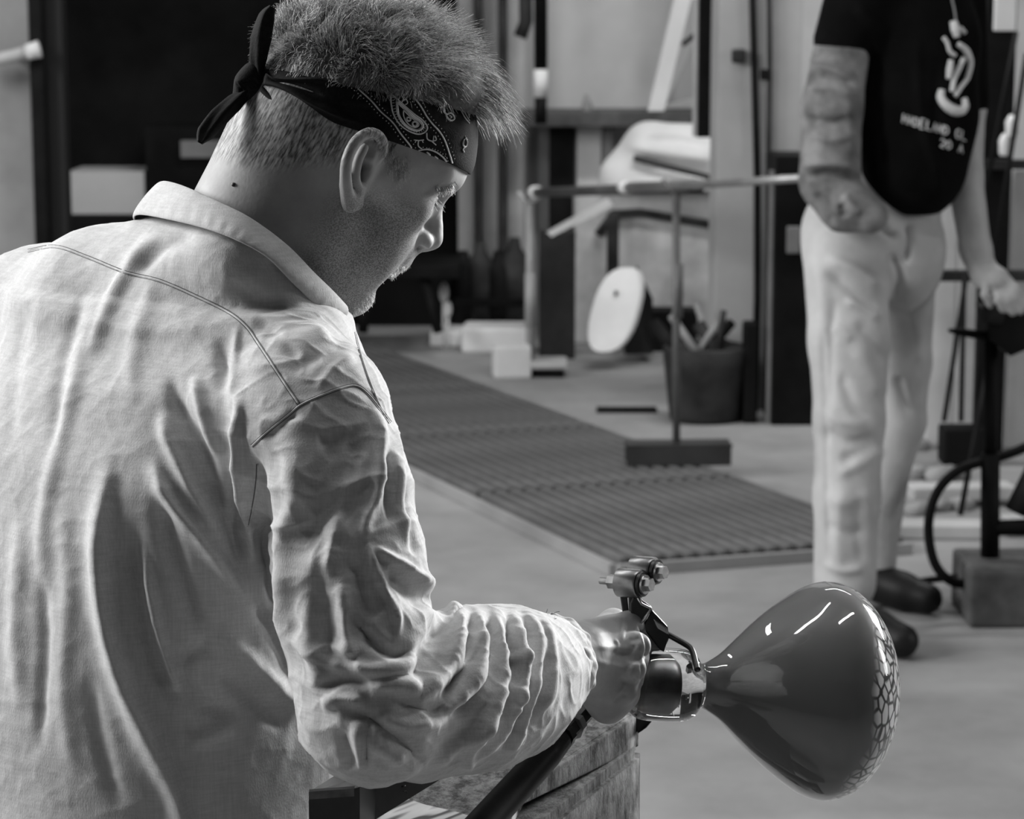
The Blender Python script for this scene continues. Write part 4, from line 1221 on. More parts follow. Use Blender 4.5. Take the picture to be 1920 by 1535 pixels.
def scalp(n, zfun, th_rng=None):
    """random head-local points on the skull above a height function"""
    v = rng.normal(0, 1, (n, 3)); v /= np.linalg.norm(v, axis=1)[:, None]
    c0 = np.array([.004, 0, .045])
    lo, hi = np.full(n, .02), np.full(n, .14)
    for _ in range(18):
        mid = (lo + hi) / 2
        f = skull.sample(c0 + v * mid[:, None])
        lo = np.where(f < 0, mid, lo); hi = np.where(f < 0, hi, mid)
    p = c0 + v * lo[:, None]
    th = np.arctan2(p[:, 1], p[:, 0])
    keep = zfun(p, th)
    return p[keep], v[keep]
# cap under the strands
capf = Field(HO, HB, (-.135, -.111, .0), (.150, .111, .175), .0025)
capf.ell(np.array((-1, 0, 48)) / 1000., np.array((95, 78, 86)) / 1000., 0)
capf.ell(np.array((42, 0, 92)) / 1000., np.array((44, 54, 38)) / 1000., .03)
X, Y_, Z = capf._grid((slice(None),) * 3)
th_ = np.arctan2(Y_, X)
capf.a = np.maximum(capf.a, (zu(th_) - .004 - Z) * .8 + 0 * X).astype(np.float32)
pV, pF = capf.nets()
hair = mesh('hair', vsmooth(pV, pF, 1), pF, mat('hair_base', .05, .7, v2=.12, scale=300), man)
hair['kind'] = 'stuff'
# top: tousled, swept forward, standing up at the front
p, v = scalp(34000, lambda p, th: p[:, 2] > zu(th) - .002)
fr = smoothstep(-.05, .08, p[:, 0])
side = np.abs(p[:, 1]) / .075
low = 1 - smoothstep(.0, .035, p[:, 2] - zu(np.arctan2(p[:, 1], p[:, 0])))
ln = (.022 + .028 * fr) * (1 - .62 * low) * rng.uniform(.7, 1.2, len(p))
clump = np.stack([np.sin(p[:, 0] * 260 + 3 * np.sin(p[:, 1] * 170)), np.sin(p[:, 1] * 230 + p[:, 0] * 140), np.cos(p[:, 0] * 190 - p[:, 1] * 150)], 1)
d0 = v * .9 + np.array([.55, 0, .25])[None] * (.4 + .6 * fr[:, None]) + clump * .28
b0 = np.array([1.0, 0, -.05])[None] * (.35 + .65 * fr[:, None]) + v * .45 * (1 - low[:, None] * .8) + np.array([-.25, 0, -.9])[None] * (low * (1 - fr * .8))[:, None] + clump * .35
V1, F1 = strands(p, d0, b0, ln, rng.uniform(.0003, .00055, len(p)), 4, jitter=.16)
# forelock spikes over the bandana
p2, v2 = scalp(30000, lambda p, th: (np.abs(th) < .75) & (p[:, 2] > zu(th) - .004) & (p[:, 2] < zu(th) + .022))
p2, v2 = p2[:2600], v2[:2600]
cl2 = np.stack([0 * p2[:, 0], np.sin(p2[:, 1] * 300), np.sin(p2[:, 1] * 210 + 1)], 1)
V2, F2 = strands(p2 + v2 * .006, v2 * .7 + np.array([.8, 0, .3]) + cl2 * .15, np.array([.9, 0, -.55])[None] + cl2 * .3, rng.uniform(.030, .055, len(p2)), rng.uniform(.0003, .00055, len(p2)), 5, jitter=.14)
# clipped hair under the bandana at the back of the head, lying down the nape
msk = (loc[:nB, 2] < .036) & (loc[:nB, 0] < .012) & (loc[:nB, 0] > -.2)
NB_ = vnormals(BV, BF)
cand = np.nonzero(msk)[0]
px_ = proj(BV)
hairline = np.interp(px_[:, 0], [360, 400, 430, 470, 520, 560, 600, 640, 655], [300, 312, 318, 325, 330, 318, 316, 318, 300])
cand = cand[(px_[cand, 1] < hairline[cand] + rng.normal(0, 9, len(cand))) & (px_[cand, 0] < 652) & (px_[cand, 1] > 120)]
ear_near = np.hypot(px_[cand, 0] - 680, (px_[cand, 1] - 315) * .55) < 46
cand = cand[~ear_near]
cand = rng.choice(cand, min(15000, len(cand)), replace=False)
p3 = (BV[cand] - HO) @ HB; v3 = NB_[cand] @ HB
down = np.array([-.10, 0, -1.0])
cl3 = np.stack([np.sin(p3[:, 2] * 300), np.sin(p3[:, 0] * 420), 0 * p3[:, 0]], 1)
fade = smoothstep(-.055, .0, p3[:, 2])
tan = down[None] - (v3 @ down)[:, None] * v3; tan /= np.linalg.norm(tan, axis=1)[:, None]
V3, F3 = strands(p3 + v3 * .0003, v3 * .45 + tan + cl3 * .08, v3 * .22 + tan, (.006 + .007 * fade) * rng.uniform(.6, 1.2, len(p3)), rng.uniform(.0003, .0005, len(p3)), 2, jitter=.12)
# tuft showing above the bandana at the back is part of the top; brow and temple hairs
def few(pix, n, dirv, length, rad, sp=3.0):
    R, Dv = [], []
    pl = spline(pix, 12)
    for i in range(n):
        a = pl[rng.integers(len(pl))] + rng.normal(0, sp, 2)
        h, nn = cast(body_bvh, *a)
        if h is None: continue
        if nn.dot(h - Vector(CO)) > 0: nn = -nn
        R.append((np.array(h) - HO) @ HB); Dv.append(np.array(nn) @ HB)
    R, Dv = np.array(R), np.array(Dv)
    return strands(R, Dv * .7 + np.array(dirv), Dv * .3 + np.array(dirv), np.full(len(R), length) * rng.uniform(.6, 1.2, len(R)), np.full(len(R), rad), 2, jitter=.2)
V4, F4 = few([(850, 346), (842, 352), (830, 356), (818, 352)], 120, (.1, .5, -.3), .007, .00025)
V5, F5 = few([(728, 292), (740, 300), (752, 312), (745, 330)], 170, (.35, .2, -.8), .008, .0002, 9)
V6, F6 = few([(812, 374), (818, 378), (823, 381)], 26, (.8, .1, -.4), .007, .0002)
V7, F7 = few([(705, 556), (690, 570), (672, 581), (655, 583), (722, 535), (742, 512), (765, 500)], 700, (.5, 0, -.5), .0022, .00013)
k = 0; VV, FF = [], []
for v_, f_ in ((V1, F1), (V2, F2), (V3, F3), (V4, F4), (V5, F5), (V6, F6), (V7, F7)):
    VV.append(v_); FF.append(f_ + k); k += len(v_)
sv = np.vstack(VV) @ HB.T + HO
so = mesh('hair_strands', sv, np.vstack(FF), HAIR, hair)
so['kind'] = 'stuff'

# trousers and shoes below the frame, so that he sits
f = Field((0, 0, 0), np.eye(3), (-.62, 1.70, .0), (.28, 2.62, .80), .014)
f.ell((-.335, 1.95, .63), (.17, .15, .14), 0)
legs = []
for sgn in (1, -1):
    hip = np.array([-.335 + .09 * .77 * sgn, 1.95 - .09 * .64 * sgn, .60]); kne = hip + np.array([.64 * .42, .77 * .42, -.02]) + np.array([.77, -.64, 0]) * .04 * sgn
    ank = kne + np.array([.02, .04, -.46]); legs.append(ank)
    f.chain([hip, kne], [.095, .075], .04); f.chain([kne, ank], [.072, .060], .02)
v_, f_ = f.nets(); mesh('trousers', v_, f_, mat('dark_trousers', .05, .9, v2=.08, scale=12), man)
for a in legs:
    f = Field((0, 0, 0), np.eye(3), a + np.array((-.2, -.2, -.14)), a + np.array((.3, .3, .1)), .009)
    f.chain([np.array((a[0] - .02, a[1] - .03, .06)), np.array((a[0] + .07, a[1] + .09, .055)), np.array((a[0] + .12, a[1] + .15, .045))], [.055, .048, .042], .02)
    Xx, Yy, Zz = f._grid((slice(None),) * 3); f.a = np.maximum(f.a, .004 - Zz + 0 * Xx + 0 * Yy).astype(np.float32)
    v_, f_ = f.nets(); mesh('shoe', vsmooth(v_, f_, 1), f_, mat('dark_shoe', .02, .5), man)
# ------------------------------------------------------------------ the shirt
DENIM = mat('denim', .44, .85, v2=.52, scale=26, detail=8, bump=.10, bscale=900, spec=.15, sheen=.1, stretch=(1, 1, .5), lo=.3, hi=.7, bdetail=2)
def add_weave(m):
    nt = m.node_tree; b = nt.nodes['Principled BSDF']
    tc = nt.nodes.new('ShaderNodeTexCoord')
    prev = b.inputs['Base Color'].links[0].from_socket
    for st_, sc in (((1, 1, .06), 620), ((.10, .10, 1), 620)):
        mp = nt.nodes.new('ShaderNodeMapping'); mp.inputs['Scale'].default_value = st_
        nt.links.new(tc.outputs['Object'], mp.inputs['Vector'])
        n = nt.nodes.new('ShaderNodeTexNoise'); n.inputs['Scale'].default_value = sc; n.inputs['Detail'].default_value = 2
        nt.links.new(mp.outputs[0], n.inputs['Vector'])
        mr = nt.nodes.new('ShaderNodeMapRange'); mr.inputs['From Min'].default_value = .3; mr.inputs['From Max'].default_value = .7
        mr.inputs['To Min'].default_value = .93; mr.inputs['To Max'].default_value = 1.07
        nt.links.new(n.outputs['Fac'], mr.inputs['Value'])
        mx = nt.nodes.new('ShaderNodeMix'); mx.data_type = 'RGBA'; mx.blend_type = 'MULTIPLY'; mx.inputs['Factor'].default_value = 1
        nt.links.new(prev, mx.inputs['A']); nt.links.new(mr.outputs[0], mx.inputs['B'])
        prev = mx.outputs['Result']
    nt.links.new(prev, b.inputs['Base Color'])
add_weave(DENIM)

sf = Field((0, 0, 0), np.eye(3), (-.66, 1.56, .62), (.09, 2.34, 1.36), .0032)
TA = math.radians(50)
TR, TF = np.array([math.sin(TA), -math.cos(TA)]), np.array([math.cos(TA), math.sin(TA)])
def trunk(f, ks, k=.0):
    """superelliptic column: rows of (z, centre x, centre y, half width, half depth)"""
    ks = np.array(ks)
    w = f._win((f.lo[0], f.lo[1], ks[0, 0]), (f.lo[0] + 9, f.lo[1] + 9, ks[-1, 0]), .02)
    X, Y, Z = f._grid(w)
    zz = Z.ravel()
    g = lambda c: np.interp(zz, ks[:, 0], ks[:, c])[None, None, :].astype(np.float32)
    dx, dy = X - g(1), Y - g(2)
    u = dx * TR[0] + dy * TR[1]; v = dx * TF[0] + dy * TF[1]
    d = ((np.abs(u / g(3)) ** 2.5 + np.abs(v / g(4)) ** 2.5) ** .4 - 1) * np.minimum(g(3), g(4))
    d = np.maximum(d, np.abs(Z - (ks[0, 0] + ks[-1, 0]) / 2) - (ks[-1, 0] - ks[0, 0]) / 2)
    f._mix(w, d, k, 'add')
trunk(sf, [(.64, -.335, 1.95, .20, .155), (.80, -.328, 1.95, .198, .150), (.92, -.318, 1.955, .195, .145), (1.02, -.302, 1.955, .195, .140),
           (1.10, -.284, 1.955, .195, .132), (1.16, -.272, 1.955, .175, .114), (1.20, -.262, 1.96, .13, .09)])
NBs = P(418, 590, 1.95)
sf.cone(SHL, NBs, .066, .072, .05)
sf.cone(P(200, 590, 2.0), NBs, .070, .072, .04)
sf.cone(SHR + np.array((-.004, .004, -.004)), NBs, .055, .070, .05)
sf.cone(SHL, SHL + np.array((.10, .16, -.22)), .062, .058, .03)                  # left sleeve, turned away
UA = [SHR, P(627, 905, 1.775), P(652, 1060, 1.755), ELB]
sf.cone(UA[0] + np.array((-.004, .004, -.004)), UA[1], .054, .054, .024)
sf.chain(UA[1:], [.054, .055, .054], .012)
FA = [ELB, P(790, 1306, 1.770), P(885, 1292, 1.820), P(960, 1274, 1.860), P(1012, 1253, 1.890)]
sf.chain(FA, [.052, .060, .060, .055, .043], .014)
# stand under the collar
L_ = [(642, 598, 1.893), (602, 580, 1.868), (548, 530, 1.842), (500, 482, 1.832), (440, 449, 1.834), (380, 427, 1.852), (310, 410, 1.892), (258, 402, 1.948), (252, 415, 2.00), (300, 440, 2.05), (420, 480, 2.075), (520, 530, 2.075), (600, 575, 2.04)]
_c = P(430, 560, 1.955)
_rg = []
for p_ in spline(L_, 3):
    w_ = P(*p_); e_ = _c - w_; e_ /= np.linalg.norm(e_); _rg.append(w_ + e_ * .034 + np.array((0, 0, -.008)))
sf.chain(_rg[2:], [.016] * (len(_rg) - 2), .02)
sV, sF = sf.nets()
sV = vsmooth(sV, sF, 4, .5)
# which part a point belongs to: sleeve or trunk
def dist_chain(V, pts):
    b = np.full(len(V), 9.)
    for i in range(len(pts) - 1):
        a, c = pts[i], pts[i + 1]; ba = c - a
        t = np.clip(((V - a) @ ba) / (ba @ ba), 0, 1)
        b = np.minimum(b, np.linalg.norm(V - a - t[:, None] * ba, axis=1))
    return b
sV, sF = subdivide(sV, sF)
sV = vsmooth(sV, sF, 2, .5)
armd = dist_chain(sV, UA + FA[1:])
arm_w = smoothstep(.088, .064, armd)
seg = {1: arm_w, 0: 1 - arm_w}
T, S = {'seg': 0}, {'seg': 1}
def o(d, **k): r = dict(d); r.update(k); return r
FOLDS = [
    # back, from the collar down
    ([(380, 438), (330, 450), (285, 478), (250, 525)], 13, -.0045), ([(335, 428), (275, 462), (232, 520), (196, 600), (160, 700)], 13, .0045),
    ([(170, 520), (130, 640), (108, 760), (98, 880)], 13, -.0030), ([(205, 520), (160, 640), (120, 800), (85, 960), (80, 1150)], 15, .0035),
    ([(60, 520), (30, 680), (20, 850)], 16, -.0030), ([(300, 500), (260, 620), (240, 760)], 18, .003),
    ([(412, 628), (423, 710), (428, 800), (440, 950), (452, 1060)], 13, -.014, o(T, taper=(.15, .2))),
    ([(446, 600), (444, 700), (446, 800), (454, 900), (466, 1010)], 10, .010, o(T, skew=-.5, taper=(.2, .2))),
    ([(478, 690), (468, 760), (462, 830), (480, 930), (490, 1040)], 9, -.012, o(T)),
    ([(505, 690), (485, 760), (474, 820)], 8, .004, T), ([(472, 842), (486, 900), (496, 980), (506, 1060), (524, 1160)], 13, -.020, {'taper': (.2, .2)}), ([(455, 720), (450, 830), (462, 950), (474, 1060)], 10, .009, {'taper': (.3, .2), 'skew': -.4}),
    ([(322, 690), (333, 760), (372, 830), (398, 900), (425, 980)], 15, -.008, T), ([(362, 700), (385, 780), (412, 860)], 12, .006, T), ([(300, 760), (325, 840), (365, 920), (420, 1010)], 14, .007, T),
    ([(208, 820), (200, 940), (196, 1050), (206, 1160), (232, 1265), (275, 1365), (325, 1470), (345, 1540)], 24, .014, o(T, skew=-.55, taper=(.3, 0))),
    ([(246, 960), (256, 1070), (268, 1160), (300, 1260), (330, 1350)], 18, -.008, T),
    ([(262, 1000), (285, 1110), (308, 1215), (338, 1295)], 13, .010, o(T, skew=-.5, taper=(.35, .06))),
    ([(292, 920), (325, 1040), (355, 1130), (385, 1190)], 18, -.009, T),
    ([(280, 850), (318, 930), (372, 1000), (425, 1070), (468, 1140)], 17, .010, o(T, skew=-.5)),
    ([(345, 860), (400, 940), (445, 1030), (470, 1090)], 14, -.010, T),
    ([(330, 1250), (360, 1222), (400, 1205)], 16, -.004, T), ([(340, 1245), (350, 1290), (390, 1330), (450, 1350)], 16, -.006, T),
    ([(395, 1180), (450, 1220), (520, 1290), (580, 1340)], 18, .006, T), ([(400, 1255), (470, 1310), (540, 1370)], 16, -.006, T),
    ([(345, 1392), (395, 1378), (445, 1355)], 16, .005, T), ([(470, 1120), (520, 1200), (560, 1290)], 14, -.006, T),
    ([(78, 1060), (84, 1180), (80, 1300), (76, 1420)], 12, -.004), ([(45, 950), (30, 1150), (40, 1350)], 16, .0035), ([(110, 900), (130, 1100), (120, 1300), (150, 1500)], 18, .003), ([(160, 1250), (190, 1400), (230, 1530)], 16, -.004),
    # yoke and shoulder
    ([(470, 600), (530, 640), (570, 690)], 16, -.003), ([(500, 650), (560, 640), (630, 615)], 14, .003), ([(545, 700), (600, 660), (660, 640)], 14, -.003), ([(590, 735), (630, 690), (670, 665)], 10, .003),
    ([(420, 520), (480, 560), (540, 575)], 18, -.002), ([(500, 830), (540, 790), (565, 770)], 10, -.003, S),
    # upper sleeve
    ([(628, 770), (622, 840), (608, 900), (590, 980), (585, 1060)], 28, -.008, S), ([(560, 800), (548, 870), (560, 930), (530, 1010), (530, 1120), (560, 1260)], 15, .006, S),
    ([(690, 745), (706, 808), (708, 870), (700, 930), (682, 985), (690, 1030)], 11, .008, o(S, skew=.4)), ([(672, 790), (664, 850), (646, 920), (640, 1000)], 13, -.006, S), ([(655, 860), (645, 940), (625, 1010), (612, 1100)], 10, .005, S),
    ([(735, 830), (742, 900), (752, 970), (775, 1040)], 8, .004, S), ([(722, 830), (726, 920), (738, 1000)], 8, -.005, S), ([(755, 900), (765, 980), (785, 1060)], 6, -.003, S),
    ([(684, 1005), (700, 1060), (722, 1110), (742, 1160), (745, 1205)], 7, .008, o(S, skew=.4)), ([(665, 1040), (680, 1110), (700, 1170)], 12, -.006, S),
    ([(690, 1022), (740, 1050), (790, 1082), (835, 1125), (858, 1150)], 8, .008, o(S, skew=-.3, taper=(.15, .02))), ([(720, 1070), (770, 1105), (810, 1145)], 16, -.009, S),
    ([(655, 1150), (700, 1205), (745, 1228), (788, 1212)], 12, -.010, S), ([(640, 1240), (690, 1258), (745, 1252), (795, 1218)], 10, .007, S),
    ([(600, 1050), (610, 1150), (620, 1250)], 14, -.005, S), ([(640, 1080), (650, 1180), (660, 1250)], 10, .006, S), ([(575, 1100), (590, 1220), (610, 1320)], 12, .005, S),
    # folds wrapping the forearm
    ([(842, 1146), (812, 1205), (790, 1250), (772, 1288)], 15, -.014, S), ([(862, 1140), (858, 1205), (835, 1248), (800, 1295), (770, 1320)], 12, .010, o(S, taper=(.16, .3), skew=.5)),
    ([(890, 1138), (903, 1210), (890, 1262), (852, 1312), (790, 1385)], 12, .011, o(S, taper=(.16, .3), skew=.6)), ([(880, 1150), (878, 1215), (855, 1268), (820, 1320)], 9, -.009, S),
    ([(925, 1138), (936, 1235), (930, 1293), (900, 1355), (850, 1420)], 11, .010, o(S, taper=(.16, .3), skew=.6)), ([(908, 1150), (914, 1230), (898, 1290), (850, 1350)], 9, -.010, S),
    ([(955, 1138), (976, 1235), (968, 1300), (940, 1365), (885, 1435)], 11, .010, o(S, taper=(.16, .3), skew=.5)), ([(942, 1150), (954, 1240), (944, 1305), (915, 1370)], 8, -.009, S),
    ([(980, 1138), (1006, 1205), (1008, 1250), (996, 1310), (965, 1385), (930, 1430)], 10, .010, o(S, taper=(.16, .25), skew=.6)), ([(968, 1160), (990, 1215), (992, 1280), (975, 1340), (945, 1400)], 9, -.010, S),
    ([(1005, 1150), (1026, 1210), (1028, 1280), (1005, 1350)], 9, .007, o(S, skew=.5)), ([(1012, 1200), (1014, 1270), (1000, 1330), (975, 1395)], 7, -.007, S),
    ([(1000, 1238), (960, 1236), (935, 1222)], 6, .005, S), ([(985, 1330), (955, 1290), (940, 1250)], 6, .004, S), ([(900, 1180), (880, 1230), (850, 1260)], 6, .004, S),
    ([(800, 1442), (840, 1405), (885, 1372), (930, 1338)], 8, .006, S), ([(870, 1445), (880, 1405), (905, 1370)], 7, .005, S),
    ([(730, 1300), (780, 1325), (840, 1335), (900, 1320)], 13, -.006, S), ([(690, 1290), (740, 1285), (790, 1300)], 12, .006, S), ([(700, 1340), (760, 1360), (820, 1350)], 11, .005, S),
    ([(640, 1330), (700, 1350), (760, 1400), (800, 1440)], 12, -.006, S), ([(690, 1380), (750, 1420), (790, 1450)], 10, .005, S),
    ([(668, 1350), (676, 1400), (680, 1448)], 8, .009, S), ([(704, 1355), (699, 1400), (692, 1445)], 6, .007, S), ([(640, 1360), (652, 1410), (664, 1445)], 9, -.009, S), ([(690, 1360), (688, 1440)], 7, -.007, S),
    ([(600, 1330), (640, 1310), (690, 1320)], 9, .005, S), ([(590, 1290), (640, 1275), (700, 1280)], 9, -.005, S), ([(560, 1180), (600, 1230), (660, 1260)], 9, .004, S),
]
FOLDS = [(p, w * (1.2 if len(k) and k[0].get('seg') == 1 else 1.0), math.copysign(min(abs(a), (1.7 if len(k) and k[0].get('seg') == 1 else 1.9) * w * .00041), a), *k) for p, w, a, *k in FOLDS]
sV = sculpt(sV, sF, FOLDS, seg)
# small crumples everywhere
N_ = vnormals(sV, sF)
def crumple(V, f, seed):
    r = np.random.default_rng(seed); s_ = 0
    for _ in range(7):
        kx = r.normal(0, 1, 3); kx *= f * r.uniform(.6, 1.4) / np.linalg.norm(kx); s_ = s_ + np.sin(V @ kx + r.uniform(0, 6) + 1.2 * np.sin(V @ r.normal(0, f * .4, 3)))
    return s_ / 7
sV = sV + N_ * (crumple(sV, 130, 1) * .0010 + crumple(sV, 75, 2) * .0026 * arm_w + crumple(sV, 320, 3) * .0004)[:, None]
N_ = vnormals(sV, sF)
rid = np.maximum(0, 1 - 2.2 * np.abs(crumple(sV, 95, 7))) ** 2 * .0022 + np.maximum(0, 1 - 2.2 * np.abs(crumple(sV, 190, 8))) ** 2 * .0010
sV = sV + N_ * (rid * (.25 + .75 * arm_w))[:, None]
shirt = mesh('shirt', sV, sF, DENIM, man)
shirt_bvh = bvh_of(sV, sF)

# collar
U_ = [(652, 577, 1.900), (625, 547, 1.880), (590, 513, 1.864), (540, 462, 1.856), (470, 410, 1.858), (400, 375, 1.878), (345, 350, 1.912), (309, 341, 1.950), (304, 352, 1.985), (345, 378, 2.020), (430, 425, 2.04), (520, 485, 2.045), (600, 550, 2.03)]
L_ = [(642, 598, 1.893), (602, 580, 1.868), (548, 530, 1.842), (500, 482, 1.832), (440, 449, 1.834), (380, 427, 1.852), (310, 410, 1.892), (258, 402, 1.948), (252, 415, 2.00), (300, 440, 2.05), (420, 480, 2.075), (520, 530, 2.075), (600, 575, 2.04)]
US, LS = spline(U_, 8), spline(L_, 8)
rows = []
ctr = P(470, 500, 1.945)
for i in range(len(US)):
    u, l = P(*US[i]), P(*LS[i])
    axis = (ctr - u); axis /= np.linalg.norm(axis)
    inn = u + axis * .004
    ibot = u + axis * .006 + np.array((-.012, 0, -.034))
    bul = (u + l) / 2 - axis * .004
    w1 = u * .8 + l * .2 - axis * .0035
    w2 = u * .2 + l * .8 - axis * .003
    puck = .0009 * math.sin(i * 2.3)
    rows.append([ibot, inn, u - axis * .001 + np.array((0, 0, .002)), w1, bul, w2 - axis * puck, l - axis * .001, l + axis * .0025, w2 + axis * .001, bul + axis * .001, w1 + axis * .001, inn + axis * .0 + np.array((0, 0, -.006)), ibot + axis * .0022])
rows = np.array(rows)
m = rows.shape[1]
F = []
for i in range(len(rows) - 1):
    for j in range(m):
        F.append((i * m + j, (i + 1) * m + j, (i + 1) * m + (j + 1) % m, i * m + (j + 1) % m))
F.append(tuple(range(m))); F.append(tuple((len(rows) - 1) * m + j for j in range(m))[::-1])
cb = MB(); cb.add(rows.reshape(-1, 3), F)
collar = cb.build('collar', DENIM, shirt, True)
sd = collar.modifiers.new('subdivision', 'SUBSURF'); sd.levels = 2; sd.render_levels = 2

# rolled cuff
ca, cb_ = P(988, 1262, 1.872), P(1055, 1240, 1.912)
d = cb_ - ca; L = np.linalg.norm(d); d /= L
u = np.cross(d, (0, 0, 1.)); u /= np.linalg.norm(u); w = np.cross(u, d)
prof = [(0, .0385), (.004, .0430), (.012, .0425), (.020, .0415), (.028, .0405), (.0285, .0415), (.034, .0410), (.042, .0395), (L * .92, .0375), (L * .99, .0360), (L, .0340), (L * .97, .0325), (L * .5, .0330), (0, .034)]
V, F, n = [], [], 160
prof = [tuple(p) for p in spline(prof, 3)]
for i, (t, r) in enumerate(prof):
    for j in range(n):
        a = 2 * math.pi * j / n
        rr = r + (.0012 * math.sin(5 * a + t * 190) + .0009 * math.sin(11 * a - t * 260) + .0006 * math.sin(17 * a + t * 420)) * (1 if i < 30 else .3)
        tt = t + .0022 * math.sin(2 * a + 1) * (t / L)
        V.append(ca + d * tt + (u * math.cos(a) * .92 + w * math.sin(a) * 1.02) * rr)
for i in range(len(prof)):
    for j in range(n):
        i2 = (i + 1) % len(prof)
        F.append((i * n + j, i * n + (j + 1) % n, i2 * n + (j + 1) % n, i2 * n + j))
V, F = np.array(V), np.array(F)
_n = vnormals(V, F)
if ((V - (ca + cb_) / 2) * _n).sum(1).mean() < 0: F = F[:, ::-1]
V = sculpt(V, F, [([(985, 1150), (1010, 1200), (1016, 1260), (1004, 1320)], 6, .003), ([(1000, 1150), (1024, 1200), (1028, 1260), (1014, 1320)], 5, -.0022), ([(1015, 1152), (1036, 1200), (1040, 1255), (1026, 1315)], 5, .002),
    ([(1022, 1160), (1046, 1210), (1050, 1260)], 4, -.0016), ([(990, 1240), (1010, 1262), (1040, 1268)], 5, .0018), ([(995, 1290), (1015, 1280), (1035, 1290)], 4, -.0016), ([(1000, 1200), (1020, 1215), (1045, 1212)], 5, -.0014)])
V, F = list(V), [tuple(int(x) for x in f__) for f__ in F]
c_ = MB(); c_.add(V, F); cuff = c_.build('cuff', DENIM, shirt, True)
sd = cuff.modifiers.new('subdivision', 'SUBSURF'); sd.levels = 1; sd.render_levels = 2
# stitched seams: a raised cord with a dark thread line on each side
SEAM = mat('seam_ridge', .42, .85, v2=.52, scale=200)
THREAD = mat('seam_thread', .09, .9)
def seam(name, pts, dbl=True, bv=None):
    bv = bv or shirt_bvh
    p = on_surface(bv, pts, -.0002, 8)
    if len(p) < 3: return
    mb = MB(); mb.tube(p, .0009, 6); mb.build(name, SEAM, shirt, True)
    for s_ in ((-2.6, 3.0) if dbl else (2.6,)):
        q = np.array(pts, float); dd = np.gradient(q, axis=0); dd /= np.linalg.norm(dd, axis=1)[:, None]
        p2 = on_surface(bv, q + np.stack([-dd[:, 1], dd[:, 0]], 1) * s_, .0001, 8)
        if len(p2) > 2:
            mb = MB(); mb.tube(p2, .0003, 5); mb.build('stitching', THREAD, shirt, True)
seam('seam', [(52, 470), (105, 462), (165, 482), (235, 510), (300, 526), (370, 556), (430, 586), (462, 612), (482, 640), (515, 690), (540, 728), (560, 757)])
seam('seam', [(472, 836), (505, 806), (540, 778), (565, 758), (600, 742), (640, 727), (668, 723), (690, 738), (712, 765), (732, 792)])
seam('seam', [(667, 622), (676, 660), (690, 705), (710, 755), (722, 778)], False)
seam('seam', [(484, 870), (482, 905), (476, 945), (468, 985)], False)

r_ = np.random.default_rng(12)
cuff_bvh = BVHTree.FromPolygons([tuple(v) for v in np.array(V)], [tuple(f__) for f__ in F])
p_ = on_surface(cuff_bvh, [(1010, 1152), (1028, 1175), (1040, 1205), (1046, 1235), (1046, 1265), (1040, 1295), (1030, 1320)], .0002, 6)
if len(p_) > 2: MB().tube(p_, .0006, 5).build('stitching', THREAD, cuff, True)
fr_ = MB()
for k in range(26):
    h, nn = cast(cuff_bvh, r_.uniform(985, 1035), r_.uniform(1150, 1168))
    if h is None: continue
    e_ = h + Vector((r_.normal(0, .004), r_.normal(-.002, .003), r_.uniform(.001, .007)))
    fr_.tube([h, (h + e_) / 2 + Vector((.001, 0, .001)), e_], .00022, 4)
if fr_.v: fr_.build('frayed_threads', THREAD, cuff, True)
# ------------------------------------------------------------------ hot glass on the pipe
AY = 2.0
ga, gb = P(1186, 1281, 1.985), P(1662, 1299, 2.035)
gd = gb - ga; GL = np.linalg.norm(gd); gd /= GL
s_px = GL / 476.0
# outline of the bubble traced as (px along axis, px radius)
OUT = [(1186, 52), (1196, 60), (1215, 64), (1250, 65), (1280, 63), (1296, 56), (1304, 46), (1310, 40), (1318, 41), (1330, 47), (1352, 62), (1380, 88), (1410, 116),
       (1440, 141), (1470, 163), (1500, 182), (1525, 192), (1545, 195), (1568, 191), (1590, 180), (1612, 160), (1630, 136), (1644, 108), (1653, 78), (1659, 45), (1661, 22), (1662, 3)]
def prof_of(o_, grow=0.0, x1=None):
    c = spline(o_, 4)
    return [(max(0, (x - 1186)) * s_px, max(0.0003, r * s_px + grow)) for x, r in c]
GLASS = bpy.data.materials.new('clear_glass'); GLASS.use_nodes = True
b = GLASS.node_tree.nodes['Principled BSDF']
b.inputs['Base Color'].default_value = (.96, .96, .96, 1); b.inputs['Roughness'].default_value = 0.0
b.inputs['Transmission Weight'].default_value = 1.0; b.inputs['IOR'].default_value = 1.5
# colour body: dark grey, refraction painted at the end as pale cells
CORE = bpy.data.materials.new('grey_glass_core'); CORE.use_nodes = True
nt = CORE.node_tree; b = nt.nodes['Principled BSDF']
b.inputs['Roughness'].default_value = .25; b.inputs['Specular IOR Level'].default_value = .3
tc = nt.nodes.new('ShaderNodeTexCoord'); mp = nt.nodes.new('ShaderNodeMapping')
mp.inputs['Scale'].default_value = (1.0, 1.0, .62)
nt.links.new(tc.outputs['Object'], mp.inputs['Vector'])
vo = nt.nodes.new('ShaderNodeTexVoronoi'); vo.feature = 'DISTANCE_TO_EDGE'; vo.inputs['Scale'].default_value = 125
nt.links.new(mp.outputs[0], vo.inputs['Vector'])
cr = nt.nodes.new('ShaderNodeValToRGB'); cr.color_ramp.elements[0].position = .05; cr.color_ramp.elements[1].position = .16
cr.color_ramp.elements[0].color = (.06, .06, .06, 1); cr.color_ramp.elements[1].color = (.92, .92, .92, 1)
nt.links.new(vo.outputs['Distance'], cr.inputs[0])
at = nt.nodes.new('ShaderNodeAttribute'); at.attribute_name = 'refraction_cells'
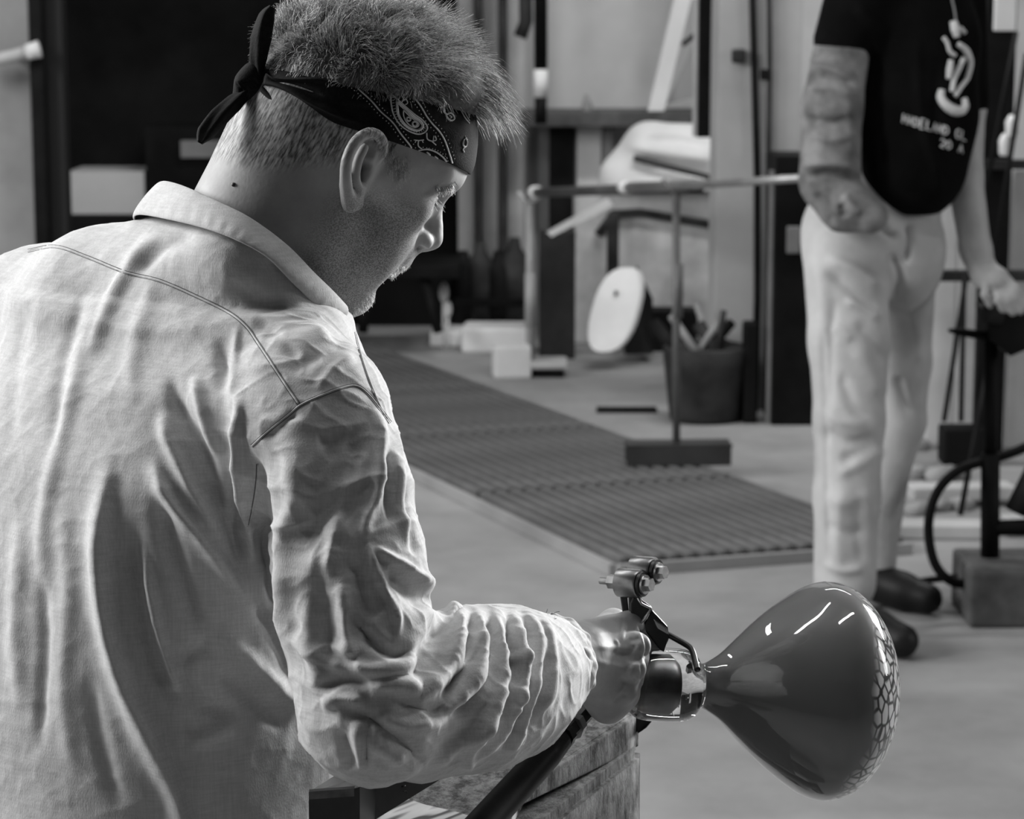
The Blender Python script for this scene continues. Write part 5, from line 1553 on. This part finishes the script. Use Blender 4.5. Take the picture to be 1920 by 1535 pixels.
n = nt.nodes.new('ShaderNodeTexNoise'); n.inputs['Scale'].default_value = 22; nt.links.new(tc.outputs['Object'], n.inputs['Vector'])
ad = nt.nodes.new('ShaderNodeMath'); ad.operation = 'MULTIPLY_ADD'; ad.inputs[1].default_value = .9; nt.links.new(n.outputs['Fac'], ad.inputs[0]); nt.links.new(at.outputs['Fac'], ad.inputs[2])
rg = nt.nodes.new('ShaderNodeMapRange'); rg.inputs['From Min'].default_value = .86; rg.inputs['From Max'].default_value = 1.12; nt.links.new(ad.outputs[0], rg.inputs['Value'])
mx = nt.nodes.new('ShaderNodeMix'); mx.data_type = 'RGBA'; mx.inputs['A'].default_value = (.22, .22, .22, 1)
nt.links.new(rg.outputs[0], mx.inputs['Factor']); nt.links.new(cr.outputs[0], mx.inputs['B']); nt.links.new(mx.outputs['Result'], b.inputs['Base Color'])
glass = empty('glass_bubble', P(1480, 1500, 2.01))
tag(glass, 'onion-shaped bubble of hot dark glass held out beside the wooden block', 'glass')
mb = MB(); mb.lathe(ga, gb, prof_of(OUT), 96); go = mb.build('clear_outer_glass', GLASS, glass, True)
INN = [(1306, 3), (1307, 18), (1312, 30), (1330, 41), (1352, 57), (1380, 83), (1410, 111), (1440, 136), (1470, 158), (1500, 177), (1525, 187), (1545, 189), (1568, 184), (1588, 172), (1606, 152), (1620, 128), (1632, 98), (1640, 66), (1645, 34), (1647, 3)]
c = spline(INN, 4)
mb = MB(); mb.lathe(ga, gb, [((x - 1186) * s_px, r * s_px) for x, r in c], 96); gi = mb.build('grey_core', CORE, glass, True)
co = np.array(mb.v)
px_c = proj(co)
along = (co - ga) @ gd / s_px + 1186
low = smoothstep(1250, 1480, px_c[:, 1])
refraction_cells = smoothstep(1530 - 40 * low, 1600, along) * .85
a_ = gi.data.attributes.new('refraction_cells', 'FLOAT', 'POINT'); a_.data.foreach_set('value', refraction_cells.astype(np.float32))
# blowing iron that carries it, running back past the worker's hip
IRON = mat('dark_iron', .035, .38, v2=.07, scale=40, spec=.5, metal=.7)
STEEL = mat('bare_steel', .42, .32, v2=.30, scale=60, metal=.9)
BLACK = mat('black_steel', .006, .35, v2=.016, scale=30, spec=.35)
pipe_d = -gd
mb = MB(); p0 = ga + gd * .012
mb.tube([p0 + gd * .026, p0 + gd * .02, p0 + pipe_d * .03, p0 + pipe_d * .05, p0 + pipe_d * .55], [.012, .017, .017, .011, .010], 20)
tag(mb.build('blowing_iron', IRON, None, True), 'dark blowing iron carrying the glass bubble behind the hand', 'pipe')

# ------------------------------------------------------------------ the roller tool in the hand
tool = empty('glass_tool', P(1190, 1200, 1.98))
tag(tool, 'black steel hand tool with two bolted rollers held against the glass neck', 'tool')
def roller(cx, cy, Y, r, big):
    """short steel roller on a bolt; its axis runs to the right and a little towards the camera"""
    ax = np.array([.80, -.55, .06]); ax /= np.linalg.norm(ax)
    c = P(cx, cy, Y); k = pxm(Y)
    ro = MB().lathe(c - ax * .011, c + ax * .011, [(0, r * .8), (.001, r), (.020, r), (.0215, r * .93), (.022, r * .55)], 32).build('roller', mat('roller_steel', .16, .3, v2=.24, scale=50, metal=.85), tool)
    autosmooth(ro)
    sl = MB().lathe(c + ax * .011, c + ax * .0135, [(0, r * .86), (.0025, r * .84)], 28).build('seal', BLACK, ro); autosmooth(sl)
    wa = MB().lathe(c + ax * .0135, c + ax * .0155, [(0, r * .66), (.002, r * .64)], 28).build('washer', STEEL, ro); autosmooth(wa)
    MB().lathe(c + ax * .0155, c + ax * .021, [(0, r * .46), (.0055, r * .46)], 6).build('bolt_head', STEEL, ro)
    if big:
        MB().lathe(c - ax * .011, c - ax * .021, [(0, r * .50), (.010, r * .50)], 6).build('nut', STEEL, ro)
        MB().tube([c - ax * .021, c - ax * .030], .0030, 12).build('bolt_end', STEEL, ro)
    return ax
roller(1182, 1093, 1.985, .0125, True)
roller(1208, 1070, 2.000, .0125, False)
def plate(pts, Y, th, name, m_, dY=0.0):
    poly = [P(x, y, Y + dY * i) for i, (x, y) in enumerate(pts)]
    o_ = MB().prism(poly, np.array(CF) * th).build(name, m_, tool)
    bv = o_.modifiers.new('bevel', 'BEVEL'); bv.width = .0012; bv.segments = 2
    return o_
plate([(1160, 1090), (1174, 1092), (1180, 1150), (1168, 1152), (1163, 1120)], 1.985, .004, 'side_plate', IRON)
plate([(1178, 1105), (1190, 1105), (1193, 1160), (1180, 1160)], 1.978, .004, 'side_plate', IRON)
plate([(1182, 1130), (1186, 1120), (1196, 1118), (1222, 1137), (1222, 1146), (1200, 1172), (1206, 1220), (1184, 1200)], 1.975, .012, 'bracket', BLACK)
plate([(1222, 1142), (1252, 1174), (1255, 1195), (1244, 1226), (1228, 1206), (1204, 1176)], 1.985, .018, 'jaw_block', BLACK)
plate([(1224, 1158), (1250, 1176), (1253, 1190), (1232, 1178)], 1.984, .003, 'worn_face', STEEL)
MB().tube([P(1196, 1120, 1.974), P(1203, 1132, 1.973), P(1220, 1140, 1.974), P(1214, 1152, 1.974), P(1199, 1170, 1.974)], .0013, 8).build('edge_bead', STEEL, tool, True)
rodp = spline([np.append(P(1250, 1188, 1.99), 0)[:3], P(1272, 1200, 1.985), P(1292, 1212, 1.975), P(1299, 1222, 1.968), P(1304, 1240, 1.958), P(1308, 1256, 1.950)], 6)
MB().tube(rodp, [.0026] * len(rodp), 10).build('touching_rod', BLACK, tool, True)
# handle leaving the fist below
MB().tube([P(1186, 1210, 1.99), P(1130, 1290, 1.992), P(1098, 1334, 1.985), P(1055, 1374, 1.96)], [.007, .009, .0075, .0072], 14).build('handle_bar', IRON, tool, True)
hb = P(1098, 1334, 1.978); hc = P(1045, 1392, 1.925); hd = P(905, 1545, 1.835)
MB().tube([hb, hc], .0085, 6).build('square_shank', IRON, tool)
for t, r in ((.45, .0115), (.78, .0105)):
    c0 = hb + (hc - hb) * t; dd = (hc - hb) / np.linalg.norm(hc - hb)
    MB().tube([c0 - dd * .004, c0 + dd * .004], r, 8).build('clamp_ring', STEEL if t < .5 else BLACK, tool)
MB().tube([hc - (hc - hb) * .1, hc + (hd - hc) * .15, hc + (hd - hc) * .5, hd, hd + (hd - hc) * .3], [.0105, .0125, .0130, .0135, .0135], 20).build('rubber_grip', mat('rubber', .008, .5, v2=.018, scale=30, spec=.3), tool, True)

# ------------------------------------------------------------------ the bench: wooden block with a steel rail
def wood(name, v, v2, sc=14, stretch=(1, 1, 1), bump=.6, seed=0, wave=.25, lo=.36, hi=.62):
    m = bpy.data.materials.new(name); m.use_nodes = True
    nt = m.node_tree; b = nt.nodes['Principled BSDF']; b.inputs['Roughness'].default_value = .75; b.inputs['Specular IOR Level'].default_value = .25
    tc = nt.nodes.new('ShaderNodeTexCoord'); mp = nt.nodes.new('ShaderNodeMapping'); mp.vector_type = 'TEXTURE'; mp.inputs['Scale'].default_value = stretch; mp.inputs['Location'].default_value = (seed, seed * .3, 0); mp.inputs['Rotation'].default_value = (0, 0, math.radians(57))
    nt.links.new(tc.outputs['Object'], mp.inputs['Vector'])
    n0 = nt.nodes.new('ShaderNodeTexNoise'); n0.inputs['Scale'].default_value = sc * .5; n0.inputs['Detail'].default_value = 3
    nt.links.new(mp.outputs[0], n0.inputs['Vector'])
    mxv = nt.nodes.new('ShaderNodeMix'); mxv.data_type = 'RGBA'; mxv.inputs['Factor'].default_value = .18
    nt.links.new(mp.outputs[0], mxv.inputs['A']); nt.links.new(n0.outputs['Color'], mxv.inputs['B'])
    wv = nt.nodes.new('ShaderNodeTexWave'); wv.inputs['Scale'].default_value = sc; wv.inputs['Distortion'].default_value = 2.5; wv.inputs['Detail'].default_value = 3; wv.bands_direction = 'Y'
    nt.links.new(mxv.outputs['Result'], wv.inputs['Vector'])
    n1 = nt.nodes.new('ShaderNodeTexNoise'); n1.inputs['Scale'].default_value = sc * 4; n1.inputs['Detail'].default_value = 10; n1.inputs['Roughness'].default_value = .75
    nt.links.new(mp.outputs[0], n1.inputs['Vector'])
    mu = nt.nodes.new('ShaderNodeMath'); mu.operation = 'MULTIPLY_ADD'; mu.inputs[1].default_value = wave
    ms = nt.nodes.new('ShaderNodeMath'); ms.operation = 'MULTIPLY'; ms.inputs[1].default_value = 1 - wave
    nt.links.new(n1.outputs['Fac'], ms.inputs[0]); nt.links.new(wv.outputs['Fac'], mu.inputs[0]); nt.links.new(ms.outputs[0], mu.inputs[2])
    cr = nt.nodes.new('ShaderNodeValToRGB'); cr.color_ramp.elements[0].position = lo; cr.color_ramp.elements[1].position = hi
    cr.color_ramp.elements[0].color = (v, v, v, 1); cr.color_ramp.elements[1].color = (v2, v2, v2, 1)
    nt.links.new(mu.outputs[0], cr.inputs[0]); nt.links.new(cr.outputs[0], b.inputs['Base Color'])
    bp = nt.nodes.new('ShaderNodeBump'); bp.inputs['Strength'].default_value = bump; bp.inputs['Distance'].default_value = .004
    nt.links.new(mu.outputs[0], bp.inputs['Height']); nt.links.new(bp.outputs[0], b.inputs['Normal'])
    return m
bench = empty('work_bench', P(950, 1535, 2.05) * np.array([1, 1, 0]))
tag(bench, 'rough timber glassblowing bench with a steel rail under the elbow', 'bench')
def rough_beam(name, top, bot_z, depth, m_, seed, amp=.0018):
    """a hewn beam: top = two (px, py, Y) ends of its upper front edge"""
    a, b_ = P(*top[0]), P(*top[1])
    d = b_ - a; d[2] = 0; L = np.linalg.norm(d); d /= L
    nrm = np.array([-d[1], d[0], 0]);  nrm = nrm if nrm[1] > 0 else -nrm
    bm = bmesh.new(); bmesh.ops.create_cube(bm, size=1)
    bmesh.ops.bevel(bm, geom=bm.edges[:], offset=.035, segments=2, affect='EDGES')
    bmesh.ops.subdivide_edges(bm, edges=bm.edges[:], cuts=14, use_grid_fill=True)
    z1 = a[2]; z2 = b_[2]
    r = np.random.default_rng(seed)
    ks = r.normal(0, 60, (6, 3)); ph = r.uniform(0, 6, 6)
    V = []
    for v in bm.verts:
        u_, w_, h_ = v.co.x + .5, v.co.y + .5, v.co.z + .5
        zt = z1 + (z2 - z1) * u_
        p = a + d * (u_ * L) + nrm * (w_ * depth); p[2] = bot_z + (zt - bot_z) * h_
        g = sum(math.sin(float(ks[i] @ p) + ph[i]) for i in range(6)) / 6
        p = p + np.array([0, -1, .4]) * g * amp
        V.append(p)
    for v, p in zip(bm.verts, V): v.co = p
    mb = MB(); mb.bm(bm)
    return mb.build(name, m_, bench, True)
# the block runs from lower left (near) to upper right (far), its right end square to the view
W1 = wood('scorched_timber', .010, .18, 16, (1.0, 1.0, 3.0), 1.0, 0, .0, .40, .60)
W2 = wood('scorched_timber_dark', .008, .15, 16, (1.0, 1.0, 3.0), 1.0, 3, .0, .40, .60)
W3 = wood('pale_grained_wood', .05, .40, 22, (5.0, 1.0, 1.0), .4, 7, .75, .25, .75)
rough_beam('upper_timber', [(800, 1600, 1.83), (1205, 1330, 2.10)], P(1208, 1392, 2.10)[2] - .005, .12, W1, 1, .0022)
rough_beam('lower_timber', [(870, 1660, 1.815), (1209, 1392, 2.095)], .50, .13, W2, 2, .0030)
MB().prism([P(1190, 1345, 2.095), P(1216, 1338, 2.10), P(1222, 1352, 2.10), P(1212, 1364, 2.095), P(1196, 1375, 2.095)], (0, .02, 0)).build('iron_strap', BLACK, bench)
# plank top, steel plate and the angle iron rail at the near end
z0 = P(826, 1461, 1.99)[2]
pk = MB().prism([G(704, 1535, z0), G(640, 1575, z0), G(860, 1640, z0), G(1000, 1452, z0), G(985, 1415, z0), G(826, 1461, z0)], (0, 0, -.03)).build('plank', W3, bench)
sp_ = P(693, 1450, 1.80)
PLT = mat('steel_plate', .035, .45, v2=.06, scale=20, spec=.4, metal=.4)
MB().prism([P(693, 1452, 1.795), P(720, 1440, 1.81), P(840, 1452, 1.875), P(704, 1536, 1.795), P(693, 1600, 1.79)], (0, .012, 0)).build('steel_plate', PLT, bench)
t_ = MB()
for st_ in ([(752, 1474), (759, 1473), (761, 1482), (753, 1483)], [(761, 1482), (761, 1490), (753, 1495)]):
    t_.tube([P(x, y, 1.80 + (x - 693) * .0005 - .004) for x, y in st_], .0009, 6)
t_.build('stamped_mark', BLACK, bench, True)
rl = MB().prism([P(579, 1484, 1.725), P(649, 1440, 1.80), P(695, 1453, 1.795), P(664, 1478, 1.735)], (0, 0, -.006)).build('rail_top', mat('rail_top_steel', .06, .3, v2=.18, scale=30, metal=.6), bench)  # top face given a lighter tone than the other rail faces
MB().prism([P(579, 1484, 1.725), P(664, 1478, 1.735), P(664, 1640, 1.735), P(579, 1640, 1.725)], (0, .006, 0)).build('rail_face', mat('rail_black', .02, .5, v2=.04, scale=20), bench)
MB().prism([P(664, 1478, 1.735), P(695, 1453, 1.795), P(695, 1640, 1.795), P(664, 1640, 1.735)], (.004, .004, 0)).build('rail_side', BLACK, bench)
MB().tube([P(692, 1458, 1.79), P(716, 1446, 1.80)], .0012, 6).build('bright_edge', STEEL, bench)

MB().box((-.33, 1.98, .455), (.75, .36, .05), rz=.87, bev=.006).build('seat', W3, bench)
for dx, dy in ((-.24, .30), (.20, .30), (-.50, -.2), (-.12, -.30)):
    MB().box((-.33 + dx, 1.98 + dy * .55, .215), (.07, .07, .43), rz=.87).build('leg', W1, bench)
MB().box((.035, 2.02, .25), (.10, .10, .50), rz=.98).build('leg', W2, bench)
